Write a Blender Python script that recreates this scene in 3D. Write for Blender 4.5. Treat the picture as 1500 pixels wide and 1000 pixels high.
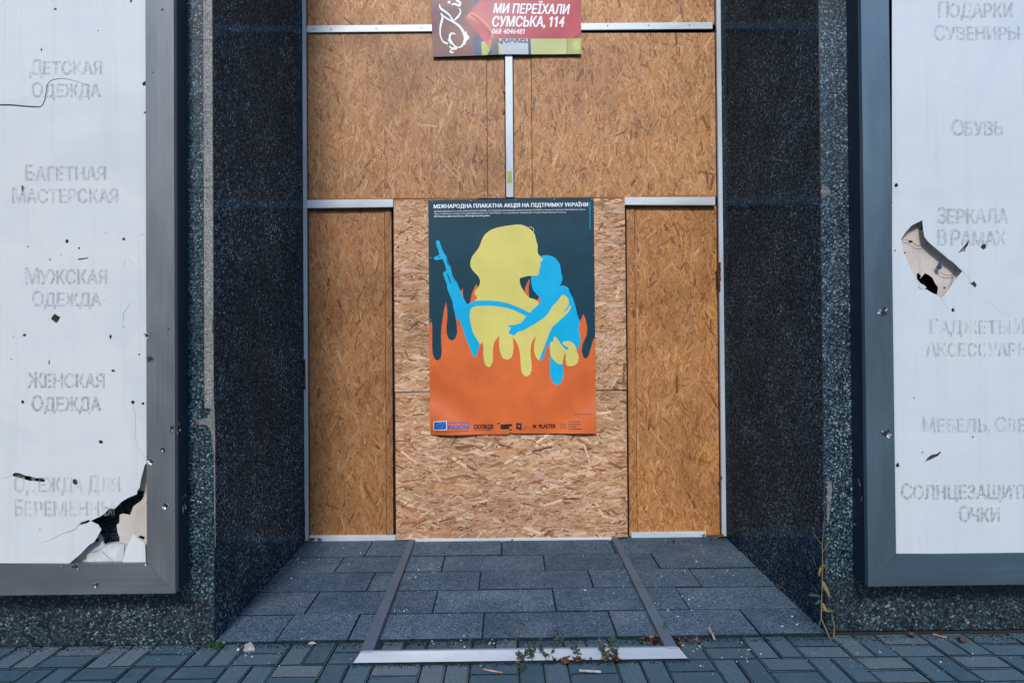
import bpy, bmesh, math, random
import numpy as np
from mathutils import Vector, Matrix, noise
from mathutils.geometry import delaunay_2d_cdt

random.seed(7)
S = bpy.context.scene
COL = S.collection
for o in list(bpy.data.objects):
    bpy.data.objects.remove(o)

# ------------------------------------------------------------------ camera
FPX = 970.0                      # focal length in photo pixels (photo 1500 px wide)
CAMH = 1.19
YAW, PITCH, ROLL = 0.0124, 0.0093, 0.0078
fwd = Vector((math.sin(YAW) * math.cos(PITCH), math.cos(YAW) * math.cos(PITCH), math.sin(PITCH)))
rt0 = Vector((math.cos(YAW), -math.sin(YAW), 0))
up0 = rt0.cross(fwd)
rt = rt0 * math.cos(ROLL) - up0 * math.sin(ROLL)
up = up0 * math.cos(ROLL) + rt0 * math.sin(ROLL)
cd = bpy.data.cameras.new("camera")
cam = bpy.data.objects.new("camera", cd)
COL.objects.link(cam)
cd.sensor_width = 36.0
cd.lens = 36.0 * FPX / 1500.0
cd.clip_start = 0.05
cd.clip_end = 1500
M = Matrix.Identity(4)
for i in range(3):
    M[i][0], M[i][1], M[i][2] = rt[i], up[i], -fwd[i]
M[2][3] = CAMH
cam.matrix_world = M
S.camera = cam

# ------------------------------------------------------------------ light
SUN_ELEV, SUN_AZ = 40.0, -6.0          # sun stands in front of the facade, to the left of the camera
w = bpy.data.worlds.new("World")
S.world = w
w.use_nodes = True
wn = w.node_tree.nodes
sky = wn.new("ShaderNodeTexSky")
sky.sky_type = 'NISHITA'
sky.sun_disc = False
sky.sun_elevation = math.radians(SUN_ELEV)
sky.sun_rotation = math.radians(180 + SUN_AZ)
sky.air_density = 1.0
sky.dust_density = 0.3
sky.ozone_density = 2.0
wn["Background"].inputs[1].default_value = 0.13
w.node_tree.links.new(sky.outputs[0], wn["Background"].inputs[0])
ld = bpy.data.lights.new("sun", 'SUN')
ld.energy = 1.15
ld.angle = math.radians(9)
ld.color = (1.0, 0.965, 0.92)
sun = bpy.data.objects.new("sun", ld)
COL.objects.link(sun)
a = math.radians(SUN_AZ)
e = math.radians(SUN_ELEV)
sdir = Vector((math.sin(a) * math.cos(e), -math.cos(a) * math.cos(e), math.sin(e)))  # towards the sun
sun.rotation_euler = sdir.to_track_quat('Z', 'Y').to_euler()
sun.location = sdir * 30
S.view_settings.view_transform = 'Standard'
S.view_settings.look = 'None'
S.view_settings.gamma = 1.0
S.view_settings.exposure = 1.4

# ------------------------------------------------------------------ measuring the planes
YB, YF = 3.96, 2.70               # plane of the boarded shopfront, plane of the facade
YBOX = 2.582                      # front of the light boxes


def P(u, v, Y):
    """world point on the vertical plane y=Y seen at photo pixel (u, v)"""
    d = fwd + rt * ((u - 750) / FPX) - up * ((v - 500) / FPX)
    t = Y / d.y
    return Vector((d.x * t, Y, CAMH + d.z * t))


def G(u, v, z=0.0):
    """world point on the horizontal plane z"""
    d = fwd + rt * ((u - 750) / FPX) - up * ((v - 500) / FPX)
    t = (z - CAMH) / d.z
    return Vector((d.x * t, d.y * t, z))


def lin(c):
    r = []
    for x in c:
        x = x / 255.0
        r.append(x / 12.92 if x <= 0.04045 else ((x + 0.055) / 1.055) ** 2.4)
    return tuple(r)


# ------------------------------------------------------------------ materials
class NT:
    def __init__(s, name):
        s.m = bpy.data.materials.new(name)
        s.m.use_nodes = True
        s.t = s.m.node_tree
        s.b = s.t.nodes["Principled BSDF"]
        s.out = s.t.nodes["Material Output"]

    def n(s, typ, **kw):
        x = s.t.nodes.new(typ)
        for k, v in kw.items():
            if k.startswith("i_"):
                x.inputs[k[2:].replace("_", " ")].default_value = v
            else:
                setattr(x, k, v)
        return x

    def l(s, a, b):
        s.t.links.new(a, b)

    def coord(s, scale=(1, 1, 1), kind="Object", rot=(0, 0, 0)):
        tc = s.n("ShaderNodeTexCoord")
        mp = s.n("ShaderNodeMapping")
        mp.inputs["Scale"].default_value = scale
        mp.inputs["Rotation"].default_value = rot
        s.l(tc.outputs[kind], mp.inputs[0])
        return mp.outputs[0]

    def noise(s, vec, scale, detail=3, rough=0.55, dist=0.0):
        x = s.n("ShaderNodeTexNoise")
        x.inputs["Scale"].default_value = scale
        x.inputs["Detail"].default_value = detail
        x.inputs["Roughness"].default_value = rough
        x.inputs["Distortion"].default_value = dist
        s.l(vec, x.inputs["Vector"])
        return x

    def ramp(s, fac, stops, interp='LINEAR'):
        x = s.n("ShaderNodeValToRGB")
        x.color_ramp.interpolation = interp
        el = x.color_ramp.elements
        while len(el) < len(stops):
            el.new(0.5)
        for e_, (p, c) in zip(el, stops):
            e_.position = p
            if not hasattr(c, '__len__'):
                c = (c, c, c)
            e_.color = (*c[:3], 1)
        s.l(fac, x.inputs[0])
        return x.outputs[0]

    def mix(s, fac, a, b, mode='MIX'):
        x = s.n("ShaderNodeMix", data_type='RGBA', blend_type=mode)
        for sock, v in ((x.inputs[0], fac), (x.inputs[6], a), (x.inputs[7], b)):
            if hasattr(v, 'is_linked'):
                s.l(v, sock)
            elif hasattr(v, '__len__'):
                sock.default_value = (*v[:3], 1)
            else:
                sock.default_value = v
        return x.outputs[2]

    def math(s, op, a, b=0.0, clamp=False):
        x = s.n("ShaderNodeMath", operation=op, use_clamp=clamp)
        for sock, v in ((x.inputs[0], a), (x.inputs[1], b)):
            if hasattr(v, 'is_linked'):
                s.l(v, sock)
            else:
                sock.default_value = v
        return x.outputs[0]

    def bump(s, h, strength=0.3, dist=0.002):
        x = s.n("ShaderNodeBump")
        x.inputs["Strength"].default_value = strength
        x.inputs["Distance"].default_value = dist
        s.l(h, x.inputs["Height"])
        s.l(x.outputs[0], s.b.inputs["Normal"])

    def set(s, col=None, rough=None, metal=None, spec=None):
        for k, v in (("Base Color", col), ("Roughness", rough), ("Metallic", metal), ("Specular IOR Level", spec)):
            if v is None:
                continue
            if hasattr(v, 'is_linked'):
                s.l(v, s.b.inputs[k])
            elif hasattr(v, '__len__'):
                s.b.inputs[k].default_value = (*v[:3], 1)
            else:
                s.b.inputs[k].default_value = v
        return s.m


def simple(name, col, rough=0.6, metal=0.0, var=0.15, scale=20, spec=0.5, bump=0.0):
    m = NT(name)
    v = m.coord()
    n_ = m.noise(v, scale, 4)
    f = m.ramp(n_.outputs[0], [(0.3, 1 - var), (0.7, 1 + var * 0.6)])
    c = m.mix(1.0, col, f, 'MULTIPLY')
    if bump:
        m.bump(n_.outputs[0], bump, 0.003)
    return m.set(c, rough, metal, spec)


def granite(name, dark, mid, light, white, rough, scale=210, thr=(0.32, 0.6, 0.85), streaks=0.0, tint=None, spec=0.5):
    m = NT(name)
    v = m.coord()
    vo = m.n("ShaderNodeTexVoronoi", feature='F1')
    vo.inputs["Scale"].default_value = scale
    m.l(v, vo.inputs["Vector"])
    sep = m.n("ShaderNodeSeparateColor")
    m.l(vo.outputs["Color"], sep.inputs[0])
    n1 = m.noise(v, scale * 0.45, 3, 0.6)
    n2 = m.noise(v, 3.0, 4, 0.6)
    val = m.math('ADD', m.math('MULTIPLY', sep.outputs[0], 0.62), m.math('MULTIPLY', n1.outputs[0], 0.6))
    val = m.math('ADD', val, m.math('MULTIPLY', m.math('SUBTRACT', n2.outputs[0], 0.5), 0.35))
    c = m.ramp(val, [(thr[0], dark), (thr[1], mid), (thr[2], light), (1.0, white)])
    # larger pale crystals
    vo2 = m.n("ShaderNodeTexVoronoi", feature='F1')
    vo2.inputs["Scale"].default_value = scale * 0.28
    m.l(v, vo2.inputs["Vector"])
    big = m.ramp(vo2.outputs["Distance"], [(0.10, 1), (0.22, 0)])
    sep2 = m.n("ShaderNodeSeparateColor")
    m.l(vo2.outputs["Color"], sep2.inputs[0])
    sel = m.ramp(sep2.outputs[1], [(0.86, 0), (0.9, 1)])
    c = m.mix(m.math('MULTIPLY', m.math('MULTIPLY', big, sel), 0.55), c, white)
    if streaks:
        vs = m.coord((1.2, 1.2, 0.12))
        ns = m.noise(vs, 9, 5, 0.65)
        dirt = m.ramp(ns.outputs[0], [(0.42, 0), (0.75, streaks)])
        c = m.mix(dirt, c, tint or light)
    nr = m.noise(v, 14, 4)
    r = m.ramp(nr.outputs[0], [(0.35, rough * 0.8), (0.7, rough * 1.35)])
    m.bump(sep.outputs[0], 0.12, 0.0006)
    if name == 'tile':
        oi = m.n('ShaderNodeObjectInfo')
        c = m.mix(1.0, c, m.ramp(oi.outputs['Random'], [(0, (0.84, 0.86, 0.88)), (1, (1.15, 1.14, 1.12))]), 'MULTIPLY')
        n5 = m.noise(v, 5, 5, 0.7)
        c = m.mix(m.ramp(n5.outputs[0], [(0.5, 0), (0.75, 0.35)]), c, (0.16, 0.18, 0.20))
    return m.set(c, r, 0, spec)


MAT = {}
MAT['granite_front'] = granite('granite_front', (0.001, 0.004, 0.008), (0.007, 0.022, 0.033), (0.062, 0.112, 0.138), (0.32, 0.40, 0.43), 0.42, 190, (0.40, 0.62, 0.86))
MAT['granite_plinth'] = granite('granite_plinth', (0.001, 0.004, 0.007), (0.007, 0.017, 0.023), (0.050, 0.080, 0.090), (0.24, 0.29, 0.30), 0.5, 165, (0.42, 0.66, 0.9))
MAT['granite_side'] = granite('granite_side', (0.003, 0.008, 0.015), (0.009, 0.021, 0.034), (0.084, 0.120, 0.150), (0.40, 0.46, 0.50), 0.15, 150, (0.38, 0.62, 0.90), 0.2, (0.04, 0.055, 0.07), 0.045)
_m = MAT['granite_side'].node_tree
_b = _m.nodes["Principled BSDF"]
_b.inputs["Specular IOR Level"].default_value = 0.0
_g = _m.nodes.new("ShaderNodeBsdfGlossy")
_g.inputs["Color"].default_value = (0.55, 0.8, 1.0, 1)
_g.inputs["Roughness"].default_value = 0.14
_x = _m.nodes.new("ShaderNodeMixShader")
_x.inputs[0].default_value = 0.035
_m.links.new(_b.outputs[0], _x.inputs[1])
_m.links.new(_g.outputs[0], _x.inputs[2])
_m.links.new(_x.outputs[0], _m.nodes["Material Output"].inputs[0])
MAT['granite_sawn'] = granite('granite_sawn', (0.05, 0.05, 0.05), (0.15, 0.15, 0.14), (0.27, 0.26, 0.245), (0.42, 0.41, 0.39), 0.7, 260, (0.25, 0.5, 0.85))
MAT['tile'] = granite('tile', (0.011, 0.027, 0.046), (0.034, 0.063, 0.094), (0.098, 0.148, 0.190), (0.27, 0.35, 0.41), 0.75, 260, (0.25, 0.55, 0.9), 0.0, None, 0.2)


def paver_mat():
    m = NT('paver_concrete')
    oi = m.n("ShaderNodeObjectInfo")
    v = m.coord()
    add = m.n("ShaderNodeVectorMath", operation='ADD')
    m.l(v, add.inputs[0])
    sc = m.n("ShaderNodeVectorMath", operation='SCALE')
    m.l(oi.outputs["Location"], sc.inputs[0])
    sc.inputs["Scale"].default_value = 1.0
    m.l(sc.outputs[0], add.inputs[1])
    n1 = m.noise(add.outputs[0], 160, 3, 0.7)
    n2 = m.noise(add.outputs[0], 7, 5, 0.65)
    n3 = m.noise(add.outputs[0], 38, 4, 0.6)
    base = m.ramp(oi.outputs["Random"], [(0.0, (0.032, 0.065, 0.085)), (0.4, (0.044, 0.083, 0.106)), (0.75, (0.058, 0.098, 0.122)), (1.0, (0.100, 0.130, 0.142))])
    c = m.mix(1.0, base, m.ramp(n1.outputs[0], [(0.3, 0.62), (0.7, 1.35)]), 'MULTIPLY')
    c = m.mix(m.ramp(n2.outputs[0], [(0.5, 0.0), (0.72, 0.45)]), c, (0.085, 0.11, 0.12))
    c = m.mix(m.ramp(n3.outputs[0], [(0.28, 0.6), (0.42, 0.0)]), c, (0.02, 0.036, 0.045))
    m.bump(n1.outputs[0], 0.35, 0.002)
    return m.set(c, 0.75, 0, 0.35)


MAT['paver'] = paver_mat()
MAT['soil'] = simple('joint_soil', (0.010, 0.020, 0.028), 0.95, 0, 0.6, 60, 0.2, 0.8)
MAT['mortar'] = simple('mortar_dust', (0.14, 0.17, 0.18), 0.95, 0, 0.5, 90, 0.2, 0.8)
MAT['asphalt'] = simple('asphalt', (0.05, 0.052, 0.055), 0.9, 0, 0.3, 40, 0.3, 0.3)


def osb(name, gain=(1, 1, 1), rough=0.5):
    m = NT(name)
    at = m.n("ShaderNodeVertexColor", layer_name="flake")
    uv = m.n("ShaderNodeUVMap", uv_map="grain")
    mp = m.n("ShaderNodeMapping")
    mp.inputs["Scale"].default_value = (14, 330, 1)
    m.l(uv.outputs[0], mp.inputs[0])
    g = m.noise(mp.outputs[0], 1.0, 4, 0.65, 0.4)
    c = m.mix(1.0, at.outputs[0], m.ramp(g.outputs[0], [(0.25, 0.72), (0.75, 1.22)]), 'MULTIPLY')
    v = m.coord()
    n2 = m.noise(v, 2.2, 4, 0.6)
    c = m.mix(1.0, c, m.ramp(n2.outputs[0], [(0.34, (0.76, 0.73, 0.70)), (0.5, (1, 1, 1)), (0.68, (1.1, 1.1, 1.12))]), 'MULTIPLY')
    n3 = m.noise(v, 130, 2, 0.5)
    c = m.mix(m.ramp(n3.outputs[0], [(0.66, 0), (0.74, 0.75)]), c, (0.10, 0.05, 0.022))
    c = m.mix(1.0, c, (1.04, 0.91, 0.72), 'MULTIPLY')
    m.bump(g.outputs[0], 0.25, 0.0008)
    return m.set(c, rough, 0, 0.35)


MAT['osb'] = osb('osb_flakes')
MAT['osb_edge'] = simple('osb_edge', (0.16, 0.075, 0.03), 0.8, 0, 0.5, 120, 0.3, 0.3)


def metal(name, col, rough, metallic, scr=0.1, vert=True, dirt=0.2, dirtcol=(0.1, 0.08, 0.06)):
    m = NT(name)
    v = m.coord((220, 220, 1.2) if vert else (1.2, 220, 220))
    n1 = m.noise(v, 1.0, 3, 0.6)
    v2 = m.coord((2.5, 2.5, 0.7) if vert else (0.7, 2.5, 2.5))
    n2 = m.noise(v2, 2.2, 5, 0.6)
    v3 = m.coord()
    n3 = m.noise(v3, 45, 4, 0.7)
    c = m.mix(1.0, col, m.ramp(n1.outputs[0], [(0.3, 1 - scr), (0.7, 1 + scr)]), 'MULTIPLY')
    c = m.mix(1.0, c, m.ramp(n2.outputs[0], [(0.3, 0.84), (0.7, 1.14)]), 'MULTIPLY')
    c = m.mix(m.ramp(n3.outputs[0], [(0.62, 0), (0.76, dirt)]), c, dirtcol)
    r = m.ramp(n2.outputs[0], [(0.3, rough * 0.8), (0.7, rough * 1.3)])
    m.bump(n2.outputs[0], 0.08, 0.01)
    return m.set(c, r, metallic, 0.5)


MAT['frame_v'] = metal('brushed_steel_upright', (0.185, 0.188, 0.188), 0.42, 0.55, 0.12, True)
MAT['frame_h'] = metal('brushed_steel_rail', (0.170, 0.175, 0.178), 0.42, 0.55, 0.12, False)
MAT['frame_rv'] = metal('blue_grey_steel_upright', (0.098, 0.142, 0.170), 0.36, 0.5, 0.12, True)
MAT['frame_rh'] = metal('blue_grey_steel_rail', (0.082, 0.125, 0.152), 0.36, 0.5, 0.12, False)
MAT['housing'] = metal('navy_housing', (0.001, 0.012, 0.026), 0.5, 0.0, 0.1, True, 0.1, (0.02, 0.03, 0.04))
MAT['alu'] = metal('white_aluminium', (0.56, 0.61, 0.64), 0.38, 0.15, 0.05, False, 0.35, (0.22, 0.16, 0.11))
MAT['alu_v'] = metal('white_aluminium_upright', (0.50, 0.54, 0.57), 0.38, 0.15, 0.05, True, 0.35, (0.22, 0.16, 0.11))
MAT['floor_bar'] = metal('worn_aluminium', (0.175, 0.205, 0.245), 0.45, 0.1, 0.05, False, 0.3, (0.12, 0.11, 0.10))
MAT['rail'] = metal('dull_aluminium', (0.075, 0.11, 0.145), 0.6, 0.1, 0.08, False, 0.5, (0.05, 0.06, 0.06))
MAT['bare'] = simple('torn_bare_metal', (0.5, 0.54, 0.56), 0.45, 0.6, 0.3, 300)
MAT['hole'] = simple('dark_hole', (0.010, 0.012, 0.014), 0.8, 0, 0.3, 50)
MAT['black'] = simple('black_steel', (0.02, 0.02, 0.02), 0.5)
MAT['rust'] = simple('rust', (0.10, 0.035, 0.015), 0.85, 0, 0.6, 80, 0.2, 0.5)
MAT['foam'] = simple('expanding_foam', (0.36, 0.14, 0.035), 0.8, 0, 0.5, 150, 0.3, 0.8)
MAT['beige'] = simple('beige_tray', (0.56, 0.49, 0.42), 0.6, 0, 0.25, 6)
MAT['greyboard'] = simple('grey_fragment', (0.42, 0.43, 0.42), 0.7, 0, 0.4, 12)
MAT['wire'] = simple('thin_wire', (0.07, 0.06, 0.05), 0.5)
MAT['wire_pale'] = simple('pale_wire', (0.4, 0.4, 0.38), 0.5)
MAT['blue_plastic'] = simple('blue_plastic', (0.01, 0.05, 0.16), 0.4)
MAT['concrete'] = simple('pale_concrete', (0.30, 0.29, 0.28), 0.9, 0, 0.4, 40, 0.2, 0.5)
MAT['chip'] = simple('chipped_stone', (0.17, 0.165, 0.16), 0.9, 0, 0.5, 60, 0.2, 0.6)
MAT['glass_bits'] = simple('pale_glass_bits', (0.50, 0.58, 0.60), 0.3, 0, 0.4, 60)
MAT['stem'] = simple('dry_stem', (0.19, 0.15, 0.06), 0.8, 0, 0.3, 40)
MAT['green'] = simple('weed_green', (0.022, 0.060, 0.032), 0.7, 0, 0.5, 60)
MAT['yellowleaf'] = simple('yellowed_leaf', (0.17, 0.12, 0.04), 0.7, 0, 0.5, 60)
MAT['leaf'] = simple('dry_leaf_brown', (0.10, 0.045, 0.028), 0.8, 0, 0.6, 70)
MAT['leaf2'] = simple('dry_leaf_tan', (0.20, 0.095, 0.055), 0.8, 0, 0.6, 70)
MAT['stick'] = simple('wood_splinter', (0.36, 0.21, 0.13), 0.8, 0, 0.5, 30)
MAT['moss'] = simple('moss', (0.03, 0.10, 0.03), 0.9, 0, 0.5, 90, 0.2, 0.8)


def panel_mat(name, col):
    m = NT(name)
    v = m.coord((1, 1, 1))
    n1 = m.noise(v, 1.6, 5, 0.6, 1.2)
    n2 = m.noise(m.coord((1.0, 1, 6.0)), 1.3, 5, 0.6, 0.8)
    n3 = m.noise(v, 60, 4, 0.7)
    c = m.mix(1.0, col, m.ramp(n1.outputs[0], [(0.36, (0.93, 0.945, 0.96)), (0.50, (1, 1, 1)), (0.60, (0.96, 0.97, 0.98))]), 'MULTIPLY')
    c = m.mix(1.0, c, m.ramp(n2.outputs[0], [(0.4, (0.975, 0.98, 0.985)), (0.6, (1.0, 1.0, 1.0))]), 'MULTIPLY')
    c = m.mix(m.ramp(n3.outputs[0], [(0.68, 0), (0.8, 0.25)]), c, (0.4, 0.4, 0.38))
    n6 = m.noise(m.coord((38, 38, 0.8)), 1.0, 5, 0.7)
    c = m.mix(m.ramp(n6.outputs[0], [(0.52, 0), (0.78, 0.22)]), c, (0.42, 0.42, 0.40))
    tl = m.n("ShaderNodeBsdfTranslucent")
    m.l(c, tl.inputs[0])
    mx = m.n("ShaderNodeMixShader")
    mx.inputs[0].default_value = 0.25
    m.l(m.b.outputs[0], mx.inputs[1])
    m.l(tl.outputs[0], mx.inputs[2])
    m.l(mx.outputs[0], m.out.inputs[0])
    return m.set(c, m.ramp(n1.outputs[0], [(0.4, 0.16), (0.6, 0.3)]), 0, 0.5)


MAT['panel_l'] = panel_mat('white_acrylic', (0.765, 0.755, 0.725))
MAT['panel_r'] = panel_mat('white_acrylic_cool', (0.70, 0.73, 0.725))


def residue(name, level, streak, col=(0.30, 0.30, 0.31)):
    m = NT(name)
    v = m.coord()
    n1 = m.noise(v, 70, 4, 0.7)
    n2 = m.noise(m.coord((150, 150, 9)), 1.0, 4, 0.65)
    a_ = m.math('MULTIPLY', n1.outputs[0], 1 - streak)
    b_ = m.math('MULTIPLY', n2.outputs[0], streak)
    s_ = m.math('ADD', a_, b_)
    f = m.ramp(s_, [(0.42 if streak < .8 else 0.47, 0.03), (0.52, level * 0.6), (0.60, level)])
    tr = m.n("ShaderNodeBsdfTransparent")
    mx = m.n("ShaderNodeMixShader")
    m.l(f, mx.inputs[0])
    m.l(tr.outputs[0], mx.inputs[1])
    m.l(m.b.outputs[0], mx.inputs[2])
    m.l(mx.outputs[0], m.out.inputs[0])
    return m.set(col, 0.8)


MAT['res_strong'] = residue('letter_residue_clear', 0.62, 0.35)
MAT['res_mid'] = residue('letter_residue_worn', 0.46, 0.5)
MAT['res_faint'] = residue('letter_residue_streaked', 0.40, 0.9)


def paper(name, col, rough=0.35, var=0.08):
    m = NT(name)
    v = m.coord()
    n1 = m.noise(v, 5, 4, 0.6)
    c = m.mix(1.0, col, m.ramp(n1.outputs[0], [(0.3, 1 - var), (0.7, 1 + var)]), 'MULTIPLY')
    return m.set(c, rough, 0, 0.45)


MAT['p_navy'] = paper('print_navy', (0.007, 0.044, 0.066), 0.33, 0.2)
MAT['p_orange'] = paper('print_orange', (0.64, 0.135, 0.032), 0.36, 0.14)
MAT['p_yellow'] = paper('print_yellow', (0.66, 0.58, 0.15), 0.36)
MAT['p_cyan'] = paper('print_cyan', (0.0, 0.40, 0.66), 0.36)
MAT['p_white'] = paper('print_white', (0.78, 0.82, 0.86), 0.4)
MAT['p_blue'] = paper('print_blue', (0.01, 0.12, 0.40), 0.4)
MAT['p_black'] = paper('print_black', (0.012, 0.014, 0.018), 0.4)
MAT['p_red'] = paper('print_red', (0.42, 0.032, 0.042), 0.35, 0.2)
MAT['p_darkred'] = paper('print_and_reflection_dark_red', (0.30, 0.015, 0.012), 0.35)
MAT['p_orred'] = paper('print_and_reflection_orange_red', (0.56, 0.13, 0.055), 0.35)
MAT['p_deepblue'] = paper('print_deep_blue', (0.015, 0.05, 0.12), 0.35)
MAT['p_green'] = paper('print_yellow_green', (0.45, 0.48, 0.17), 0.35)
MAT['p_green2'] = paper('print_olive_green', (0.32, 0.34, 0.07), 0.35, 0.35)
MAT['p_greyblue'] = paper('print_pale_grey', (0.40, 0.46, 0.50), 0.35, 0.2)
MAT['p_grey'] = paper('print_dark_grey', (0.10, 0.10, 0.11), 0.35)


def maroon():
    m = NT('print_maroon')
    v = m.coord((6, 1, 9))
    n1 = m.noise(v, 0.9, 2, 0.5)
    c = m.ramp(n1.outputs[0], [(0.3, (0.095, 0.020, 0.050)), (0.5, (0.145, 0.040, 0.040)), (0.7, (0.21, 0.075, 0.035))])
    return m.set(c, 0.35, 0, 0.45)


MAT['p_maroon'] = maroon()


# ------------------------------------------------------------------ object helpers
def tag(o, label=None, cat=None, group=None, kind=None):
    if label:
        o['label'] = label
    if cat:
        o['category'] = cat
    if group:
        o['group'] = group
    if kind:
        o['kind'] = kind
    return o


def thing(name, loc, label, cat, group=None, kind=None):
    o = bpy.data.objects.new(name, None)
    o.empty_display_size = 0.1
    COL.objects.link(o)
    o.location = loc
    return tag(o, label, cat, group, kind)


def link(name, me, mats=None, parent=None, loc=None):
    o = bpy.data.objects.new(name, me)
    COL.objects.link(o)
    if mats is not None:
        for m in (mats if isinstance(mats, (list, tuple)) else [mats]):
            me.materials.append(m)
    if loc is not None:
        o.location = loc
    if parent is not None:
        o.parent = parent
        p = Matrix.Identity(4)
        chain = parent
        while chain is not None:
            p = Matrix.Translation(chain.location) @ p if chain.parent is None else p
            chain = chain.parent
        o.matrix_parent_inverse = p.inverted()
    return o


def mesh(name, vs, fs, mats=None, parent=None, smooth=False):
    me = bpy.data.meshes.new(name)
    me.from_pydata([tuple(v) for v in vs], [], fs)
    me.update()
    if smooth:
        for p in me.polygons:
            p.use_smooth = True
    return link(name, me, mats, parent)


def bm_box(bm, x0, x1, y0, y1, z0, z1, bev=0.0, mi=0):
    r = bmesh.ops.create_cube(bm, size=1.0)
    vs = r['verts']
    for v in vs:
        v.co = Vector((x0 + (v.co.x + 0.5) * (x1 - x0), y0 + (v.co.y + 0.5) * (y1 - y0), z0 + (v.co.z + 0.5) * (z1 - z0)))
    fs = list({f for v in vs for f in v.link_faces})
    for f in fs:
        f.material_index = mi
    if bev:
        es = list({e_ for v in vs for e_ in v.link_edges})
        bmesh.ops.bevel(bm, geom=es, offset=bev, segments=1, affect='EDGES')
    return vs


def box(name, x0, x1, y0, y1, z0, z1, mats, parent=None, bev=0.0015):
    bm = bmesh.new()
    bm_box(bm, x0, x1, y0, y1, z0, z1, bev)
    me = bpy.data.meshes.new(name)
    bm.to_mesh(me)
    bm.free()
    return link(name, me, mats, parent)


def prism(name, pts, y0, y1, mats, parent=None):
    """polygon pts (x,z) extruded from y0 to y1"""
    n_ = len(pts)
    vs = [(p[0], y0, p[1]) for p in pts] + [(p[0], y1, p[1]) for p in pts]
    fs = [list(range(n_)), list(range(2 * n_ - 1, n_ - 1, -1))]
    for i in range(n_):
        j = (i + 1) % n_
        fs.append([i, i + n_, j + n_, j])
    return mesh(name, vs, fs, mats, parent)


def hexa(name, c8, mats, parent=None, bev=0.0015):
    """box from 8 corners: bottom 4 then top 4 (ccw)"""
    bm = bmesh.new()
    v = [bm.verts.new(c) for c in c8]
    for f in ((3, 2, 1, 0), (4, 5, 6, 7), (0, 1, 5, 4), (1, 2, 6, 5), (2, 3, 7, 6), (3, 0, 4, 7)):
        bm.faces.new([v[i] for i in f])
    if bev:
        bmesh.ops.bevel(bm, geom=list(bm.edges), offset=bev, segments=1, affect='EDGES')
    bmesh.ops.recalc_face_normals(bm, faces=bm.faces)
    me = bpy.data.meshes.new(name)
    bm.to_mesh(me)
    bm.free()
    return link(name, me, mats, parent)


def tube(name, pts, r, mats, parent=None, taper=False):
    bm = bmesh.new()
    rings = []
    n_ = len(pts)
    K = 6
    for i, p in enumerate(pts):
        d = (Vector(pts[min(i + 1, n_ - 1)]) - Vector(pts[max(i - 1, 0)])).normalized()
        a_ = d.orthogonal().normalized()
        b_ = d.cross(a_)
        rr = r * (1 - 0.75 * i / max(1, n_ - 1)) if taper else r
        rings.append([bm.verts.new(Vector(p) + a_ * rr * math.cos(k * 2 * math.pi / K) + b_ * rr * math.sin(k * 2 * math.pi / K)) for k in range(K)])
    for i in range(n_ - 1):
        # match ring phase
        best = min(range(K), key=lambda s: (rings[i][0].co - rings[i + 1][s].co).length)
        rings[i + 1] = rings[i + 1][best:] + rings[i + 1][:best]
        for k in range(K):
            try:
                bm.faces.new((rings[i][k], rings[i][(k + 1) % K], rings[i + 1][(k + 1) % K], rings[i + 1][k]))
            except ValueError:
                pass
    me = bpy.data.meshes.new(name)
    bmesh.ops.recalc_face_normals(bm, faces=bm.faces)
    bm.to_mesh(me)
    bm.free()
    for p in me.polygons:
        p.use_smooth = True
    return link(name, me, mats, parent)


def chaikin(p, it=1, closed=True):
    for _ in range(it):
        q = []
        n_ = len(p)
        for i in range(n_ if closed else n_ - 1):
            a_, b_ = p[i], p[(i + 1) % n_]
            q.append((a_[0] * .78 + b_[0] * .22, a_[1] * .78 + b_[1] * .22))
            q.append((a_[0] * .22 + b_[0] * .78, a_[1] * .22 + b_[1] * .78))
        p = q
    return p


def blob(cx, cy, rx, ry=None, n_=9, jit=0.25, rnd=random):
    ry = ry or rx
    ph = rnd.random() * 6
    return [(cx + rx * (1 + rnd.uniform(-jit, jit)) * math.cos(ph + k * 2 * math.pi / n_),
             cy + ry * (1 + rnd.uniform(-jit, jit)) * math.sin(ph + k * 2 * math.pi / n_)) for k in range(n_)]


def slit(pts, w0, w1=None):
    """thin polygon round a polyline, width in px tapering w0 -> w1"""
    w1 = w0 if w1 is None else w1
    L, R = [], []
    n_ = len(pts)
    for i, p in enumerate(pts):
        a_, b_ = pts[max(0, i - 1)], pts[min(n_ - 1, i + 1)]
        dx, dy = b_[0] - a_[0], b_[1] - a_[1]
        l_ = math.hypot(dx, dy) or 1
        w_ = (w0 + (w1 - w0) * i / (n_ - 1)) / 2
        L.append((p[0] - dy / l_ * w_, p[1] + dx / l_ * w_))
        R.append((p[0] + dy / l_ * w_, p[1] - dx / l_ * w_))
    return L + R[::-1]


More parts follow.
